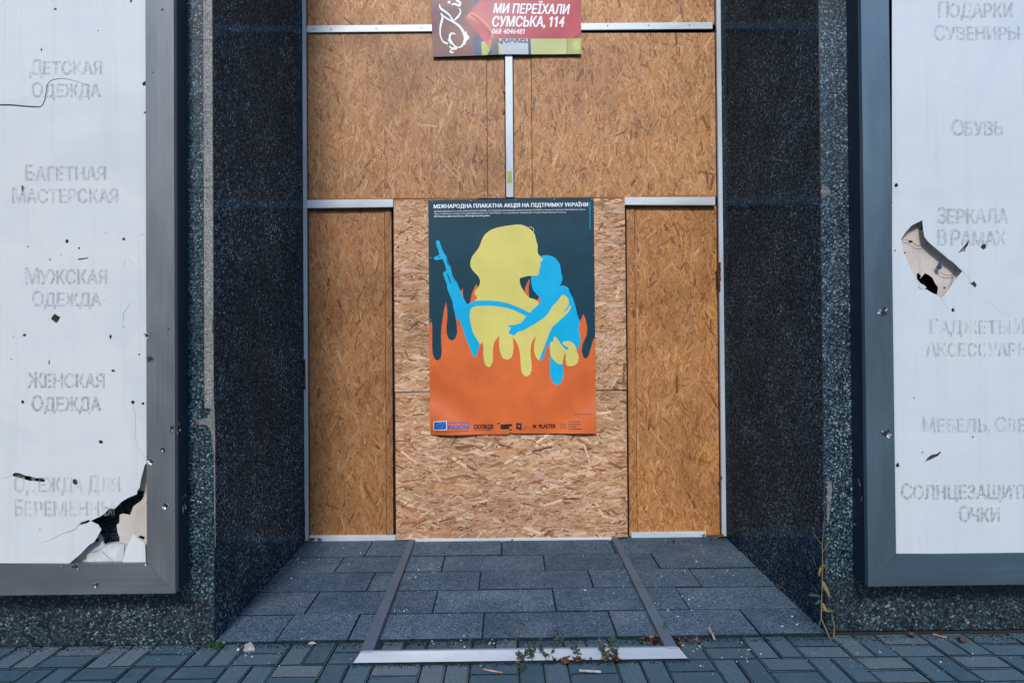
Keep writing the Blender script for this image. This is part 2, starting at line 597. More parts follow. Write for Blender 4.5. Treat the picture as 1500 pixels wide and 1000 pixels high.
def sheet(name, layers, Yfun, mats, parent=None, nx=0, ny=0, smooth=True, solid=0.0, flat=None):
    """layers: list of (polygon in photo px, material index or None for a hole); the last one that covers a spot wins.
    Yfun(x, z) gives the depth of the sheet there; flat = plane used to turn px into x, z"""
    verts, faces, edges = [], [], []
    for poly, mi in layers:
        if sum(poly[i - 1][0] * poly[i][1] - poly[i][0] * poly[i - 1][1] for i in range(len(poly))) < 0:
            poly = poly[::-1]           # the triangulation wants counter-clockwise outlines
        s0 = len(verts)
        verts += [Vector(p) for p in poly]
        faces.append(list(range(s0, s0 + len(poly))))
    xs = [p[0] for p in layers[0][0]]
    ys = [p[1] for p in layers[0][0]]
    x0, x1, y0, y1 = min(xs) - 2, max(xs) + 2, min(ys) - 2, max(ys) + 2
    for i in range(nx + 1 if nx else 0):
        x = x0 + (x1 - x0) * i / nx + 0.0137
        verts += [Vector((x, y0)), Vector((x, y1))]
        edges.append((len(verts) - 2, len(verts) - 1))
    for i in range(ny + 1 if ny else 0):
        y = y0 + (y1 - y0) * i / ny + 0.0119
        verts += [Vector((x0, y)), Vector((x1, y))]
        edges.append((len(verts) - 2, len(verts) - 1))
    ov, oe, of, _, _, orf = delaunay_2d_cdt(verts, edges, faces, 0, 1e-4)
    keep, mis = [], []
    for f, src in zip(of, orf):
        if 0 not in src:
            continue
        mi = layers[max(src)][1]
        if mi is None:
            continue
        keep.append(list(f))
        mis.append(mi)
    used = sorted({i for f in keep for i in f})
    mp = {i: k for k, i in enumerate(used)}
    vs = []
    for i in used:
        p = P(ov[i][0], ov[i][1], flat)
        vs.append((p.x, Yfun(p.x, p.z), p.z))
    fs = [[mp[i] for i in f] for f in keep]
    me = bpy.data.meshes.new(name)
    me.from_pydata(vs, [], fs)
    me.update()
    for p, mi in zip(me.polygons, mis):
        p.material_index = mi
        p.use_smooth = smooth
    # faces look at the camera (-y)
    bm = bmesh.new()
    bm.from_mesh(me)
    for f in bm.faces:
        f.normal_update()
        if f.normal.y > 0:
            f.normal_flip()
    bm.to_mesh(me)
    bm.free()
    o = link(name, me, mats, parent)
    for p, k in zip(me.polygons, mis):
        p.material_index = k
    if solid:
        md = o.modifiers.new("thickness", 'SOLIDIFY')
        md.thickness = solid
        md.offset = -1
    return o


def outlines(body):
    """closed outlines of a string in the built-in font, font size 10"""
    cu = bpy.data.curves.new('t', 'FONT')
    cu.body = body
    cu.size = 10.0
    cu.fill_mode = 'NONE'
    cu.resolution_u = 3
    tmp = bpy.data.objects.new("t", cu)
    COL.objects.link(tmp)
    dg = bpy.context.evaluated_depsgraph_get()
    me = bpy.data.meshes.new_from_object(tmp.evaluated_get(dg))
    bpy.data.objects.remove(tmp)
    nb = {}
    for e_ in me.edges:
        a_, b_ = e_.vertices
        nb.setdefault(a_, []).append(b_)
        nb.setdefault(b_, []).append(a_)
    seen, loops = set(), []
    for st in nb:
        if st in seen:
            continue
        lp, cur, prev = [], st, None
        while cur is not None and cur not in seen:
            seen.add(cur)
            lp.append((me.vertices[cur].co.x, me.vertices[cur].co.y))
            nx_ = [q for q in nb[cur] if q != prev and q not in seen]
            prev, cur = cur, (nx_[0] if nx_ else None)
        q = [lp[0]]
        for p in lp[1:]:
            if math.hypot(p[0] - q[-1][0], p[1] - q[-1][1]) > 0.02:
                q.append(p)
        if len(q) > 2:
            loops.append(q)
            w_, h_ = max(p[0] for p in q) - min(p[0] for p in q), max(p[1] for p in q) - min(p[1] for p in q)
            if len(q) == 4 and '1' in body and abs(h_ - 6.82) < .05:       # the flag of the figure one
                x0_ = min(p[0] for p in q)
                loops.append([(x0_ + .2, 6.82), (x0_ - 1.5, 5.7), (x0_ - 1.5, 4.7), (x0_ + .2, 5.8)])
    bpy.data.meshes.remove(me)
    return loops


def area2(p):
    return sum(p[i - 1][0] * p[i][1] - p[i][0] * p[i - 1][1] for i in range(len(p)))


def text_obj(name, body, u0, u1, vtop, vbase, Y, mat, parent=None, slope=0.0, bold=0.0, shear=0.0, Yfun=None, off=0.0005, cut_top=None, sc_first=1.0):
    """flat lettering whose ink box covers u0..u1, vtop..vbase photo px on plane Y"""
    if sc_first == 1.0:
        loops = outlines(body)
    else:                       # capitals with a taller first letter in each word
        loops, x = [], 0.0
        for word in body.split(' '):
            for part, k in ((word[:1], 1.0), (word[1:], 1.0 / sc_first)):
                if not part:
                    continue
                L_ = outlines(part)
                m0 = min(p[0] for l_ in L_ for p in l_)
                loops += [[((p[0] - m0) * k + x, p[1] * k) for p in l_] for l_ in L_]
                x = max(p[0] for l_ in loops for p in l_) + 0.75
            x += 2.0
    bold *= 10
    ax0 = min(p[0] for l_ in loops for p in l_) - bold
    ax1 = max(p[0] for l_ in loops for p in l_) + bold
    cap = 7.285 if (max(p[1] for l_ in loops for p in l_) > 7.0) else max(p[1] for l_ in loops for p in l_)
    stamps = [(0, 0)] if not bold else [(-1, 0), (1, 0), (0, .5), (0, -.5)]
    verts, edges = [], []
    for si, (dx, dy) in enumerate(stamps):
        for l_ in loops:
            s0 = len(verts)
            verts += [Vector((p[0] + dx * bold + 0.0007 * si, p[1] + dy * bold + 0.0011 * si)) for p in l_]
            n_ = len(l_)
            edges += [(s0 + k, s0 + (k + 1) % n_) for k in range(n_)]
    ov, oe, of, _, _, orf = delaunay_2d_cdt(verts, edges, [], 0, 1e-5)
    # keep the triangles that lie inside the outlines (winding number not zero)
    V_ = np.array([tuple(v) for v in verts])
    E_ = np.array(edges)
    A_, B_ = V_[E_[:, 0]], V_[E_[:, 1]]
    O_ = np.array([tuple(v) for v in ov])
    T_ = np.array([f[:3] for f in of])
    C_ = O_[T_].mean(1)
    keep = []
    for c0 in range(0, len(C_), 400):
        q = C_[c0:c0 + 400]
        X, Y_ = q[:, 0:1], q[:, 1:2]
        up_ = (A_[:, 1] <= Y_) & (B_[:, 1] > Y_)
        dn_ = (A_[:, 1] > Y_) & (B_[:, 1] <= Y_)
        side = (B_[:, 0] - A_[:, 0]) * (Y_ - A_[:, 1]) - (X - A_[:, 0]) * (B_[:, 1] - A_[:, 1])
        wn_ = (up_ & (side > 0)).sum(1) - (dn_ & (side < 0)).sum(1)
        keep += [list(of[c0 + k]) for k in np.nonzero(wn_)[0]]
    used = sorted({i for f in keep for i in f})
    mp = {i: k for k, i in enumerate(used)}
    vs = []
    for i in used:
        x, y = ov[i]
        x += shear * y
        sx_ = (x - ax0) / (ax1 - ax0 + shear * cap)
        t = y / cap
        u = u0 + (u1 - u0) * sx_
        vv = vbase + (vtop - vbase) * t + slope * (u - u0)
        if cut_top is not None:
            vv = max(vv, cut_top)
        p = P(u, vv, Y)
        vs.append((p.x, (Yfun(p.x, p.z) if Yfun else Y) - off, p.z))
    return mesh(name, vs, [[mp[i] for i in f] for f in keep], mat, parent)


def vbase_x(u0, u1, t):
    return u1 + (u0 - u1) * t


# ------------------------------------------------------------------ the ground
gx = mesh('ground', [(-300, -300, -0.03), (300, -300, -0.03), (300, 300, -0.03), (-300, 300, -0.03)], [(0, 1, 2, 3)], MAT['asphalt'])
gx['kind'] = 'structure'

pav = thing('pavement', (0, 2.0, 0), 'blue grey block pavement in front of the shop', 'pavement', None, 'structure')
del pav['category']
box('joint_bed', -4.6, 4.6, -0.6, YF + 0.03, -0.05, -0.011, MAT['soil'], pav, 0)

xj = G(1042, 966.3).x          # joint between two blocks, from the photo
px_ = (G(1321.5, 966, 0).x - G(473, 970.5, 0).x) / 12.0     # block pitch across
YR = (G(1042, 966.3).y + G(440, 971).y) / 2
PY = 0.194
gap = 0.0065


def paver_mesh(sx, sy, seed):
    rnd = random.Random(seed)
    bm = bmesh.new()
    bm_box(bm, -sx / 2 + gap / 2, sx / 2 - gap / 2, -sy / 2 + gap / 2, sy / 2 - gap / 2, -0.04, 0.0)
    tops = [e_ for e_ in bm.edges if all(abs(v.co.z) < 1e-6 for v in e_.verts)]
    bmesh.ops.bevel(bm, geom=tops, offset=0.0045, segments=2, affect='EDGES')
    for v in bm.verts:
        if v.co.z > -0.02:
            v.co.x += rnd.uniform(-0.0012, 0.0012)
            v.co.y += rnd.uniform(-0.0012, 0.0012)
    me = bpy.data.meshes.new('paver')
    bm.to_mesh(me)
    bm.free()
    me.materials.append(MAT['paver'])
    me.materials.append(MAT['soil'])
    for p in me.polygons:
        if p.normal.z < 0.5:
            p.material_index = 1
    return me


lay_m = [paver_mesh(px_, PY / 2, s) for s in range(4)]      # lying across
std_m = [paver_mesh(px_ / 2, PY, 10 + s) for s in range(4)]  # pointing away
spots = []
for r in range(0, 14):
    for c in range(-18, 19):
        cx = xj + (c + 0.5) * px_
        y1 = YR + (1 - r) * PY          # far side of the row
        lying = (c + r) % 2 == 0
        if lying:
            for k in (0, 1):
                spots.append((cx, y1 - PY * (0.25 + 0.5 * k), True))
        else:
            for k in (0, 1):
                spots.append((cx - px_ / 4 + k * px_ / 2, y1 - PY / 2, False))


def vis_key(s):
    d = math.hypot(s[0], 0)
    lim = s[1] * 0.80 + 0.15
    return (0 if (s[1] > 2.2 and d < lim) else 1, abs(s[1] - 2.6) + 0.3 * d)


spots.sort(key=vis_key)
rest = bmesh.new()
for i, (x, y, lying) in enumerate(spots):
    me = random.choice(lay_m if lying else std_m)
    if i < 290:
        o = bpy.data.objects.new('paver', me)
        COL.objects.link(o)
        o.parent = pav
        o.location = Vector((x, y, random.uniform(-0.0035, 0.0005))) - Vector(pav.location)
        o.rotation_euler = (random.uniform(-.012, .012), random.uniform(-.012, .012), random.uniform(-.006, .006))
    else:
        n0 = len(rest.verts)
        rest.from_mesh(me)
        rest.verts.ensure_lookup_table()
        bmesh.ops.translate(rest, verts=rest.verts[n0:], vec=(x, y, random.uniform(-0.003, 0)))
me = bpy.data.meshes.new('pavers_further_off')
rest.to_mesh(me)
rest.free()
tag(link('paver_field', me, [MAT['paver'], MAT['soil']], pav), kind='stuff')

# ------------------------------------------------------------------ entrance floor of stone tiles
XL = (P(316, 900, YF).x + P(446, 700, YB).x + P(314, 300, YF).x) / 3
XR = (P(1211, 900, YF).x + P(1056, 700, YB).x + P(1207, 300, YF).x) / 3


def fz(y):
    return 0.012 + (y - YF) * 0.034


def floorY(v):
    y = 3.0
    for _ in range(20):
        y = (CAMH - fz(y)) * FPX / (v - 509)
    return y


fl = thing('entrance_floor', ((XL + XR) / 2, 3.3, 0), 'tiled stone entrance floor between the granite walls', 'floor', None, 'structure')
del fl['category']
fl.location.z = 0
hexa('mortar_bed', [(XL - .02, YF + .012, -.03), (XR + .02, YF + .012, -.03), (XR + .02, YB + .1, -.03), (XL - .02, YB + .1, -.03), (XL - .02, YF + .012, fz(YF) - .006), (XR + .02, YF + .012, fz(YF) - .006), (XR + .02, YB + .1, fz(YB + .1) - .006), (XL - .02, YB + .1, fz(YB + .1) - .006)], MAT['soil'], fl, 0)
rows = [YF + 0.002] + [floorY(v) for v in (894, 861, 834, 811.5)] + [YB + 0.06]
rowj = [  # joints along each row as photo px (u at v)
    [(420, 915), (520, 915), (708, 912), (897, 912), (1098, 910)],
    [(460, 878), (638, 878), (812, 878), (1000, 876)],
    [(392, 848), (545, 848), (703, 848), (865, 847), (1020, 847)],
    [(500, 822), (650, 822), (797, 822), (960, 821)],
    [(540, 803), (735, 803), (900, 803)],
]
TXL, TXR = XL - 0.01, XR + 0.01
for i in range(len(rows) - 1):
    y0, y1 = rows[i], rows[i + 1]
    xs = [TXL] + [G(u, v, fz((y0 + y1) / 2)).x for u, v in rowj[i]] + [TXR]
    for a_, b_ in zip(xs[:-1], xs[1:]):
        g = 0.0030
        h = random.uniform(-0.0022, 0.0012)
        t0, t1 = fz(y0) + h + random.uniform(-.0012, .0012), fz(y1) + h + random.uniform(-.0012, .0012)
        x0, x1, ya, yb = a_ + g, b_ - g, y0 + g, y1 - g
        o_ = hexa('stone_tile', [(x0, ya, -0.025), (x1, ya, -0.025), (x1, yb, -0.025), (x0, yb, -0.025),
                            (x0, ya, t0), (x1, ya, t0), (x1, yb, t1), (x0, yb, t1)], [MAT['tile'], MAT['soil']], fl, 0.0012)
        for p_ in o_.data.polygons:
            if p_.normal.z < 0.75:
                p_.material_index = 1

# ------------------------------------------------------------------ granite walls either side of the entrance
TOPZ = 7.0


def wall_left():
    t = thing('granite_wall', (XL - 0.6, YF + 0.3, 0), 'black granite clad wall left of the boarded entrance, with a pale sawn edge up its corner', 'wall', 'granite walls beside the entrance')
    x_in = XL
    xs = P(298, 300, YF).x            # where the front slab ends and the end grain of the side slab starts
    zs = [0.0, P(316, 598, YF).z, P(312, 275, YF).z, P(310, 59, YF).z, P(310, -190, YF).z, 4.6, 5.8, TOPZ]
    zs[0] = 0.004
    g = 0.0005
    for k in range(len(zs) - 1):
        z0, z1 = zs[k] + g, zs[k + 1] - g
        # side slab: a slab 4 cm thick whose end shows at the front
        low = (k == 0)
        if k == 0:
            zp = P(290, 874, YF).z
            box('edge_strip', xs + g, x_in, YF, YF + 0.008, z0, zp - .0004, MAT['granite_plinth'], t, 0.0004)
        box('edge_strip', xs + g, x_in, YF, YF + 0.008, zp if k == 0 else z0, z1, MAT['granite_front'] if low else MAT['granite_sawn'], t, 0.0010)
        zp = P(130, 874, YF).z
        if k == 0:
            box('plinth_slab', -4.6, xs - g, YF, YF + 0.04, z0, zp - .0004, MAT['granite_plinth'], t, 0.0004)
            z0 = zp
        box('front_slab', -4.6, xs - g, YF, YF + 0.04, z0, z1, MAT['granite_front'], t, 0.0004)
    box('side_slab', xs, x_in - 0.0006, YF + 0.0083, YB + 0.05, 0.002, TOPZ, MAT['granite_side'], t, 0)
    box('wall_core', -4.6, x_in - 0.045, YF + 0.041, YB + 0.3, 0, TOPZ, MAT['concrete'], t, 0)
    # the knocked-off arris near knee height of the door
    m = [(xs + .004, 598), (0, 0)]
    pts = [(286, 619), (291, 615), (299, 613), (306, 611), (309, 600), (311, 590), (313, 586), (314.4, 598), (315, 625), (315.4, 650), (315.2, 676), (313.6, 674), (311.5, 650), (309, 632), (304, 623), (296, 621)]
    sheet('chipped_patch', [(pts, 0)], lambda x, z: YF - 0.0012, [MAT['chip']], t, 0, 0, False, 0.001, YF)
    pts = [(313, 676), (315.3, 676), (315.6, 720), (315.8, 800), (315.2, 800), (313.8, 740)]
    sheet('chipped_patch', [(pts, 0)], lambda x, z: YF - 0.0012, [MAT['chip']], t, 0, 0, False, 0.001, YF)
    pts = [(311.6, 470), (313.5, 462), (313.8, 492), (311.5, 488)]
    sheet('chipped_patch', [(pts, 0)], lambda x, z: YF - 0.0012, [MAT['hole']], t, 0, 0, False, 0.001, YF)
    return t


def wall_right():
    t = thing('granite_wall', (XR + 0.6, YF + 0.3, 0), 'black granite clad wall right of the boarded entrance, speckled to its corner, a dry weed at its foot', 'wall', 'granite walls beside the entrance')
    x_in = XR
    zs = [0.022, P(1211, 700, YF).z, P(1207, 277, YF).z, P(1207, -80, YF).z, 4.3, 5.6, TOPZ]
    g = 0.0005
    for k in range(len(zs) - 1):
        z0, z1 = zs[k] + g, zs[k + 1] - g
        zp = P(1380, 850, YF).z
        if k == 0:
            box('plinth_slab', x_in, 5.0, YF, YF + 0.008, z0, zp - .0004, MAT['granite_plinth'], t, 0.0004)
            z0 = zp
        box('front_slab', x_in, 5.0, YF, YF + 0.008, z0, z1, MAT['granite_front'], t, 0.0004)
    box('side_slab', x_in + .0004, x_in + 0.04, YF + 0.0084, YB + 0.05, 0.01, TOPZ, MAT['granite_side'], t, 0)
    box('wall_core', x_in + 0.041, 5.0, YF + 0.041, YB + 0.3, 0, TOPZ, MAT['concrete'], t, 0)
    box('base_strip', x_in + 0.01, 5.0, YF + 0.012, YF + 0.04, -0.01, 0.0215, MAT['hole'], t, 0)
    pts = [(1203.5, 272), (1206, 270), (1213, 276), (1216, 283), (1211, 285), (1207, 292), (1205, 285)]
    sheet('chipped_patch', [(pts, 0)], lambda x, z: YF - 0.0012, [MAT['chip']], t, 0, 0, False, 0.001, YF)
    pts = [(1211.5, 706), (1218, 704), (1219, 716), (1217, 732), (1214, 760), (1211.8, 770)]
    sheet('chipped_patch', [(pts, 0)], lambda x, z: YF - 0.0012, [MAT['chip']], t, 0, 0, False, 0.001, YF)
    return t


wl = wall_left()
wr = wall_right()
lt = thing('granite_lintel', (0, YF + 0.3, TOPZ), 'dark granite lintel high over the boarded entrance', 'lintel')
box('lintel_slab', -4.6, 5.0, YF, YF + 0.04, TOPZ + 0.003, TOPZ + 1.2, MAT['granite_front'], lt)
box('soffit', -4.6, 5.0, YF + 0.042, YB + 0.3, TOPZ + 0.003, TOPZ + 1.2, MAT['concrete'], lt)

# ------------------------------------------------------------------ house across the street (seen only in reflections)
MAT['plaster'] = simple('aged_plaster', (0.20, 0.19, 0.17), 0.9, 0, 0.25, 1.5)
MAT['far_glass'] = simple('window_glass', (0.02, 0.025, 0.03), 0.1)
opp = thing('opposite_house', (0, -24, 0), 'long plastered house across the street behind the viewer, rows of dark windows', 'house')
box('wall', -34, 34, -34, -24, -0.02, 11.5, MAT['plaster'], opp, 0)
box('roof', -34.5, 34.5, -34.5, -23.5, 11.502, 12.0, MAT['asphalt'], opp, 0)
wm = None
for fl_ in range(3):
    for k in range(16):
        x = -30 + k * 4
        z = 1.2 + fl_ * 3.6
        if wm is None:
            o_ = box('window', x, x + 1.5, -23.998, -23.95, z, z + 1.9, MAT['far_glass'], opp, 0)
            wm = o_
        else:
            o_ = wm.copy()
            COL.objects.link(o_)
            o_.location = (k * 4, 0, fl_ * 3.6)

# ------------------------------------------------------------------ boarded shopfront
shop = thing('boarded_shopfront', ((XL + XR) / 2, YB, 0.05), 'shopfront boarded up with strand board sheets between white aluminium bars', 'shopfront')
PAL_FINE = [((188, 145, 104), 5), ((178, 134, 92), 5), ((196, 156, 116), 3.4), ((165, 118, 76), 2.6), ((200, 166, 132), 1.6), ((150, 101, 62), 1.2), ((172, 143, 120), 1.3), ((128, 84, 52), 0.55), ((112, 92, 78), 0.3), ((204, 176, 142), 0.6)]
PAL_COARSE = [((196, 162, 134), 5), ((184, 145, 112), 5), ((208, 178, 150), 3.4), ((170, 128, 94), 3.0), ((216, 190, 165), 1.8), ((150, 106, 72), 1.8), ((186, 160, 142), 1.6), ((124, 84, 56), 0.9), ((104, 76, 58), 0.4), ((196, 142, 92), 1.2)]


def board(x0, x1, z0, z1, yf, vertical=True, coarse=False, seed=0, gain=(1, 1, 1), thick=0.018, dens=1.0):
    rnd = random.Random(seed)
    pal = PAL_COARSE if coarse else PAL_FINE
    cols = [lin(c) for c, w_ in pal]
    wts = [w_ for c, w_ in pal]
    A = (x1 - x0) * (z1 - z0)
    n_ = int(A * (13000 if not coarse else 11000) * dens)
    vs, fs, cc, uv = [], [], [], []
    # slab
    sv = [(x0, yf, z0), (x1, yf, z0), (x1, yf, z1), (x0, yf, z1), (x0, yf + thick, z0), (x1, yf + thick, z0), (x1, yf + thick, z1), (x0, yf + thick, z1)]
    sf = [(0, 1, 2, 3), (7, 6, 5, 4), (0, 4, 5, 1), (3, 2, 6, 7), (0, 3, 7, 4), (1, 5, 6, 2)]
    vs += sv
    fs += sf
    mis = [0, 1, 1, 1, 1, 1]
    base = lin((158, 112, 72)) if not coarse else lin((166, 126, 94))
    for f in sf:
        for i in f:
            cc.append(base)
            uv.append((sv[i][0] * 3, sv[i][2] * 0.3))
    for k in range(n_):
        cx, cz = rnd.uniform(x0, x1), rnd.uniform(z0, z1)
        big = rnd.random()
        if coarse:
            L = rnd.uniform(0.02, 0.08) if big < 0.85 else rnd.uniform(0.07, 0.13)
            W = rnd.uniform(0.0025, 0.010) if big < 0.85 else rnd.uniform(0.008, 0.020)
            ang = rnd.gauss(0, 0.36)
        else:
            L = rnd.uniform(0.012, 0.06) if big < 0.86 else rnd.uniform(0.05, 0.12)
            W = rnd.uniform(0.002, 0.008) if big < 0.88 else rnd.uniform(0.007, 0.018)
            ang = rnd.gauss(0, 0.48)
        if rnd.random() < 0.10:
            ang = rnd.uniform(-1.5, 1.5)
        if vertical:
            ang += math.pi / 2
        ca, sa = math.cos(ang), math.sin(ang)
        c = cols[rnd.choices(range(len(cols)), wts)[0]]
        j = rnd.uniform(0.88, 1.10)
        # a few narrow dark slivers
        if rnd.random() < 0.035:
            W *= 0.3
            L *= 0.6
            j *= 0.45
        c = (c[0] * j * gain[0], c[1] * j * gain[1] * rnd.uniform(.97, 1.03), c[2] * j * gain[2] * rnd.uniform(.94, 1.06))
        if coarse and W > 0.012:
            c = (c[0] * 1.12, c[1] * 1.16, c[2] * 1.24)
        tip = rnd.uniform(0.0, 0.45)
        sk = rnd.uniform(-0.3, 0.3)
        loc = [(-0.5, -0.5 + sk * .5), (-0.5 + tip * .3, 0.42), (0.45 - tip * .2, 0.5), (0.5, 0.3 - tip), (0.42, -0.45 + tip * .3), (0.0, -0.5 - sk * .2)]
        pts = []
        for lx, ly in loc:
            a_, b_ = lx * L, ly * W
            X, Z = cx + a_ * ca - b_ * sa, cz + a_ * sa + b_ * ca
            pts.append((min(max(X, x0), x1), min(max(Z, z0), z1), a_, b_))
        base_y = yf - 0.00005 - rnd.random() * 0.0011
        tx, tz = rnd.uniform(-1, 1) * 0.0025, rnd.uniform(-1, 1) * 0.006
        s0 = len(vs)
        ro = rnd.random() * 60
        for X, Z, a_, b_ in pts:
            vs.append((X, min(yf - 0.00002, base_y + tx * a_ + tz * b_), Z))
        fs.append(list(range(s0, s0 + 6)))
        mis.append(0)
        for X, Z, a_, b_ in pts:
            cc.append(c)
            uv.append((a_ + ro, b_ + ro * 0.37))
    me = bpy.data.meshes.new('strand_board')
    me.from_pydata(vs, [], fs)
    me.update()
    ca_ = me.color_attributes.new("flake", 'FLOAT_COLOR', 'CORNER')
    flat = []
    for c in cc:
        flat += [c[0], c[1], c[2], 1.0]
    ca_.data.foreach_set("color", flat)
    ul = me.uv_layers.new(name="grain")
    fu = []
    for u_ in uv:
        fu += [u_[0], u_[1]]
    ul.data.foreach_set("uv", fu)
    me.polygons.foreach_set("material_index", mis)
    return link('strand_board', me, [MAT['osb'], MAT['osb_edge']], shop)


def bx(u, Y=YB, v=500):
    return P(u, v, Y).x


def bz(v, Y=YB, u=750):
    return P(u, v, Y).z


g = 0.0015
zt = 3.95
# upper row, boards with joints, either side of the middle post
zU0, zU1 = bz(290), bz(49)
xm0, xm1 = bx(740.5, v=180), bx(751.5, v=180)
xl0, xr1 = XL + 0.002, XR - 0.002
upper = [(xl0, bx(713.5, v=180)), (bx(713.5, v=180), xm0 - 0.004), (xm1 + 0.004, bx(779, v=180)), (bx(779, v=180), xr1)]
for i, (a_, b_) in enumerate(upper):
    board(a_ + g, b_ - g, zU0, zU1, YB + (0.000 if i in (0, 3) else 0.003), True, False, 20 + i, (0.95, 0.93, 0.90) if i > 1 else (0.86, 0.85, 0.87))
zT0 = bz(37)
for i, (a_, b_) in enumerate([(xl0, bx(690, v=0)), (bx(690, v=0), xr1)]):
    board(a_ + g, b_ - g, zT0, zt, YB, True, False, 30 + i, (1.0, 0.98, 0.95), 0.018, 0.8)
# side bays
zS0, zS1 = bz(787), bz(303)
xa, xb, xc = xl0, bx(564.5, v=500), bx(574.8, v=500)
board(xa + g, xb - g, zS0, zS1, YB + 0.004, True, False, 40, (0.66, 0.62, 0.58))
board(xb + g, xc - g, zS0, zS1, YB + 0.000, True, False, 41, (0.60, 0.55, 0.50))
xd, xe = bx(919, v=500), bx(931, v=500)
board(xd + g, xe - g, zS0, zS1, YB + 0.000, True, False, 42, (0.84, 0.75, 0.63))
board(xe + g, xr1 - g, zS0, zS1, YB + 0.004, True, False, 43, (0.93, 0.84, 0.72))
# middle door: two coarse boards lying across, standing proud
YD = YB - 0.034
xD0, xD1 = P(578, 500, YD).x, P(917, 500, YD).x
zD0, zDm, zD1 = P(750, 788.5, YD).z, P(750, 572.5, YD).z, P(750, 291.5, YD).z
board(xD0, xD1, zDm + 0.0025, zD1, YD, False, True, 50, (0.95, 0.98, 1.05))
board(xD0 + 0.002, xD1 - 0.001, zD0, zDm - 0.0025, YD + 0.002, False, True, 51, (0.93, 0.97, 1.07))
box('door_core', xD0 + 0.01, xD1 - 0.01, YD + 0.021, YB + 0.02, zD0 + 0.005, zD1 - 0.006, MAT['osb_edge'], shop, 0)
box('backing', XL - 0.01, XR + 0.01, YB + 0.03, YB + 0.06, 0.02, zt + 0.2, MAT['hole'], shop, 0)
box('head_fascia', XL - 0.005, XR + 0.005, YB - 0.02, YB + 0.029, zt + 0.002, TOPZ, MAT['granite_side'], shop, 0)


def bar(u0, u1, v0l, v1l, v0r, v1r, y0, y1, m, name='white_bar'):
    a_, b_, c_, d_ = P(u0, v1l, y0), P(u1, v1r, y0), P(u1, v0r, y0), P(u0, v0l, y0)
    return hexa(name, [(a_.x, y0, a_.z), (b_.x, y0, b_.z), (b_.x, y1, b_.z), (a_.x, y1, a_.z), (d_.x, y0, d_.z), (c_.x, y0, c_.z), (c_.x, y1, c_.z), (d_.x, y1, d_.z)], m, shop, 0.0015)


YT = YB - 0.013
bar(446.5, 1044, 37.5, 47.8, 32.5, 42.5, YT, YB - 0.001, MAT['alu'])
bar(447, 576, 292.8, 305.0, 291.8, 303.4, YT - 0.016, YB - 0.001, MAT['alu'])
bar(914.5, 1048, 288.8, 300.2, 288.5, 300.5, YT - 0.016, YB - 0.001, MAT['alu'])
bar(451, 579.5, 784.5, 793.5, 784, 792.5, YT, YB + 0.01, MAT['alu'])
bar(925, 1034, 780, 788, 778.5, 786.5, YT, YB + 0.01, MAT['alu'])
bar(604, 898, 789.5, 795, 787, 792, YD - 0.012, YD + 0.03, MAT['alu'])
# middle post
hexa('white_post', [(bx(741.5, YT, 290), YT, zU0 + .002), (bx(752.3, YT, 290), YT, zU0 + .002), (bx(752.3, YT, 290), YB + .02, zU0 + .002), (bx(741.5, YT, 290), YB + .02, zU0 + .002),
                    (bx(741.5, YT, 290), YT, bz(48.5, YT)), (bx(752.3, YT, 290), YT, bz(48.5, YT)), (bx(752.3, YT, 290), YB + .02, bz(48.5, YT)), (bx(741.5, YT, 290), YB + .02, bz(48.5, YT))], MAT['alu_v'], shop, 0.001)
# edge trims against the granite
zb = bz(785)
for (xa_, xb_, nm) in ((XL + 0.001, XL + 0.021, 'l'), (XR - 0.026, XR - 0.001, 'r')):
    box('edge_trim', xa_, xb_, YB - 0.05, YB - 0.03, zb, zt, MAT['alu_v'], shop, 0.001)
    box('edge_gasket', xa_ + 0.002, xb_ - 0.002, YB - 0.0299, YB - 0.0005, zb, zt, MAT['black'], shop, 0)
# rust and paint loss on the trims
for (u, v0, v1, w_) in ((445.8, 526, 570, 4), (1053.5, 384, 411, 5), (1054, 412, 428, 2.5), (445.5, 735, 790, 3), (1056, 697, 702, 4)):
    a_, b_ = P(u - w_ / 2, v1, YB - 0.052), P(u + w_ / 2, v0, YB - 0.052)
    x0_, x1_ = max(a_.x, XL + 0.0015), min(b_.x, XR - 0.0015)
    rp = random.Random(int(u * v0))
    n_ = 7
    pts = [(x0_ + rp.uniform(0, .002), a_.z + (b_.z - a_.z) * k / n_) for k in range(n_ + 1)] + [(x1_ - rp.uniform(0, .004), a_.z + (b_.z - a_.z) * k / n_) for k in range(n_, -1, -1)]
    prism('rust_patch', pts, YB - 0.0535, YB - 0.0500, MAT['rust'], shop)
# screws
for (u, v) in ((460, 42.5), (485, 43), (551, 42.2), (617, 41.5), (890, 38.2), (950, 37.6), (1010, 37.2), (663, 41)):
    p = P(u, v, YT)
    vs = [(p.x + 0.0042 * math.cos(k), YT - 0.0008, p.z + 0.0042 * math.sin(k)) for k in [i * math.pi / 4 for i in range(8)]]
    vs += [(x_, YT + 0.001, z_) for x_, y_, z_ in vs]
    mesh('screw', vs, [list(range(7, -1, -1))] + [[i, (i + 1) % 8, 8 + (i + 1) % 8, 8 + i] for i in range(8)], MAT['black'], shop)
for (u, v) in ((583, 309), (583, 362), (605, 422), (603, 405), (600, 470), (875, 440), (879, 450), (874, 452), (909, 345), (876, 432), (586, 540), (690, 776), (905, 560), (590, 742), (912, 700), (877, 553), (676, 776)):
    p = P(u, v, YD)
    rr = random.uniform(0.004, 0.0065)
    prism('knot_hole', [(p.x + rr * random.uniform(.6, 1.3) * math.cos(k), p.z + rr * random.uniform(.6, 1.3) * math.sin(k)) for k in [i * math.pi / 4 for i in range(8)]], YD - 0.0019, YD - 0.0002, MAT['hole'], shop)
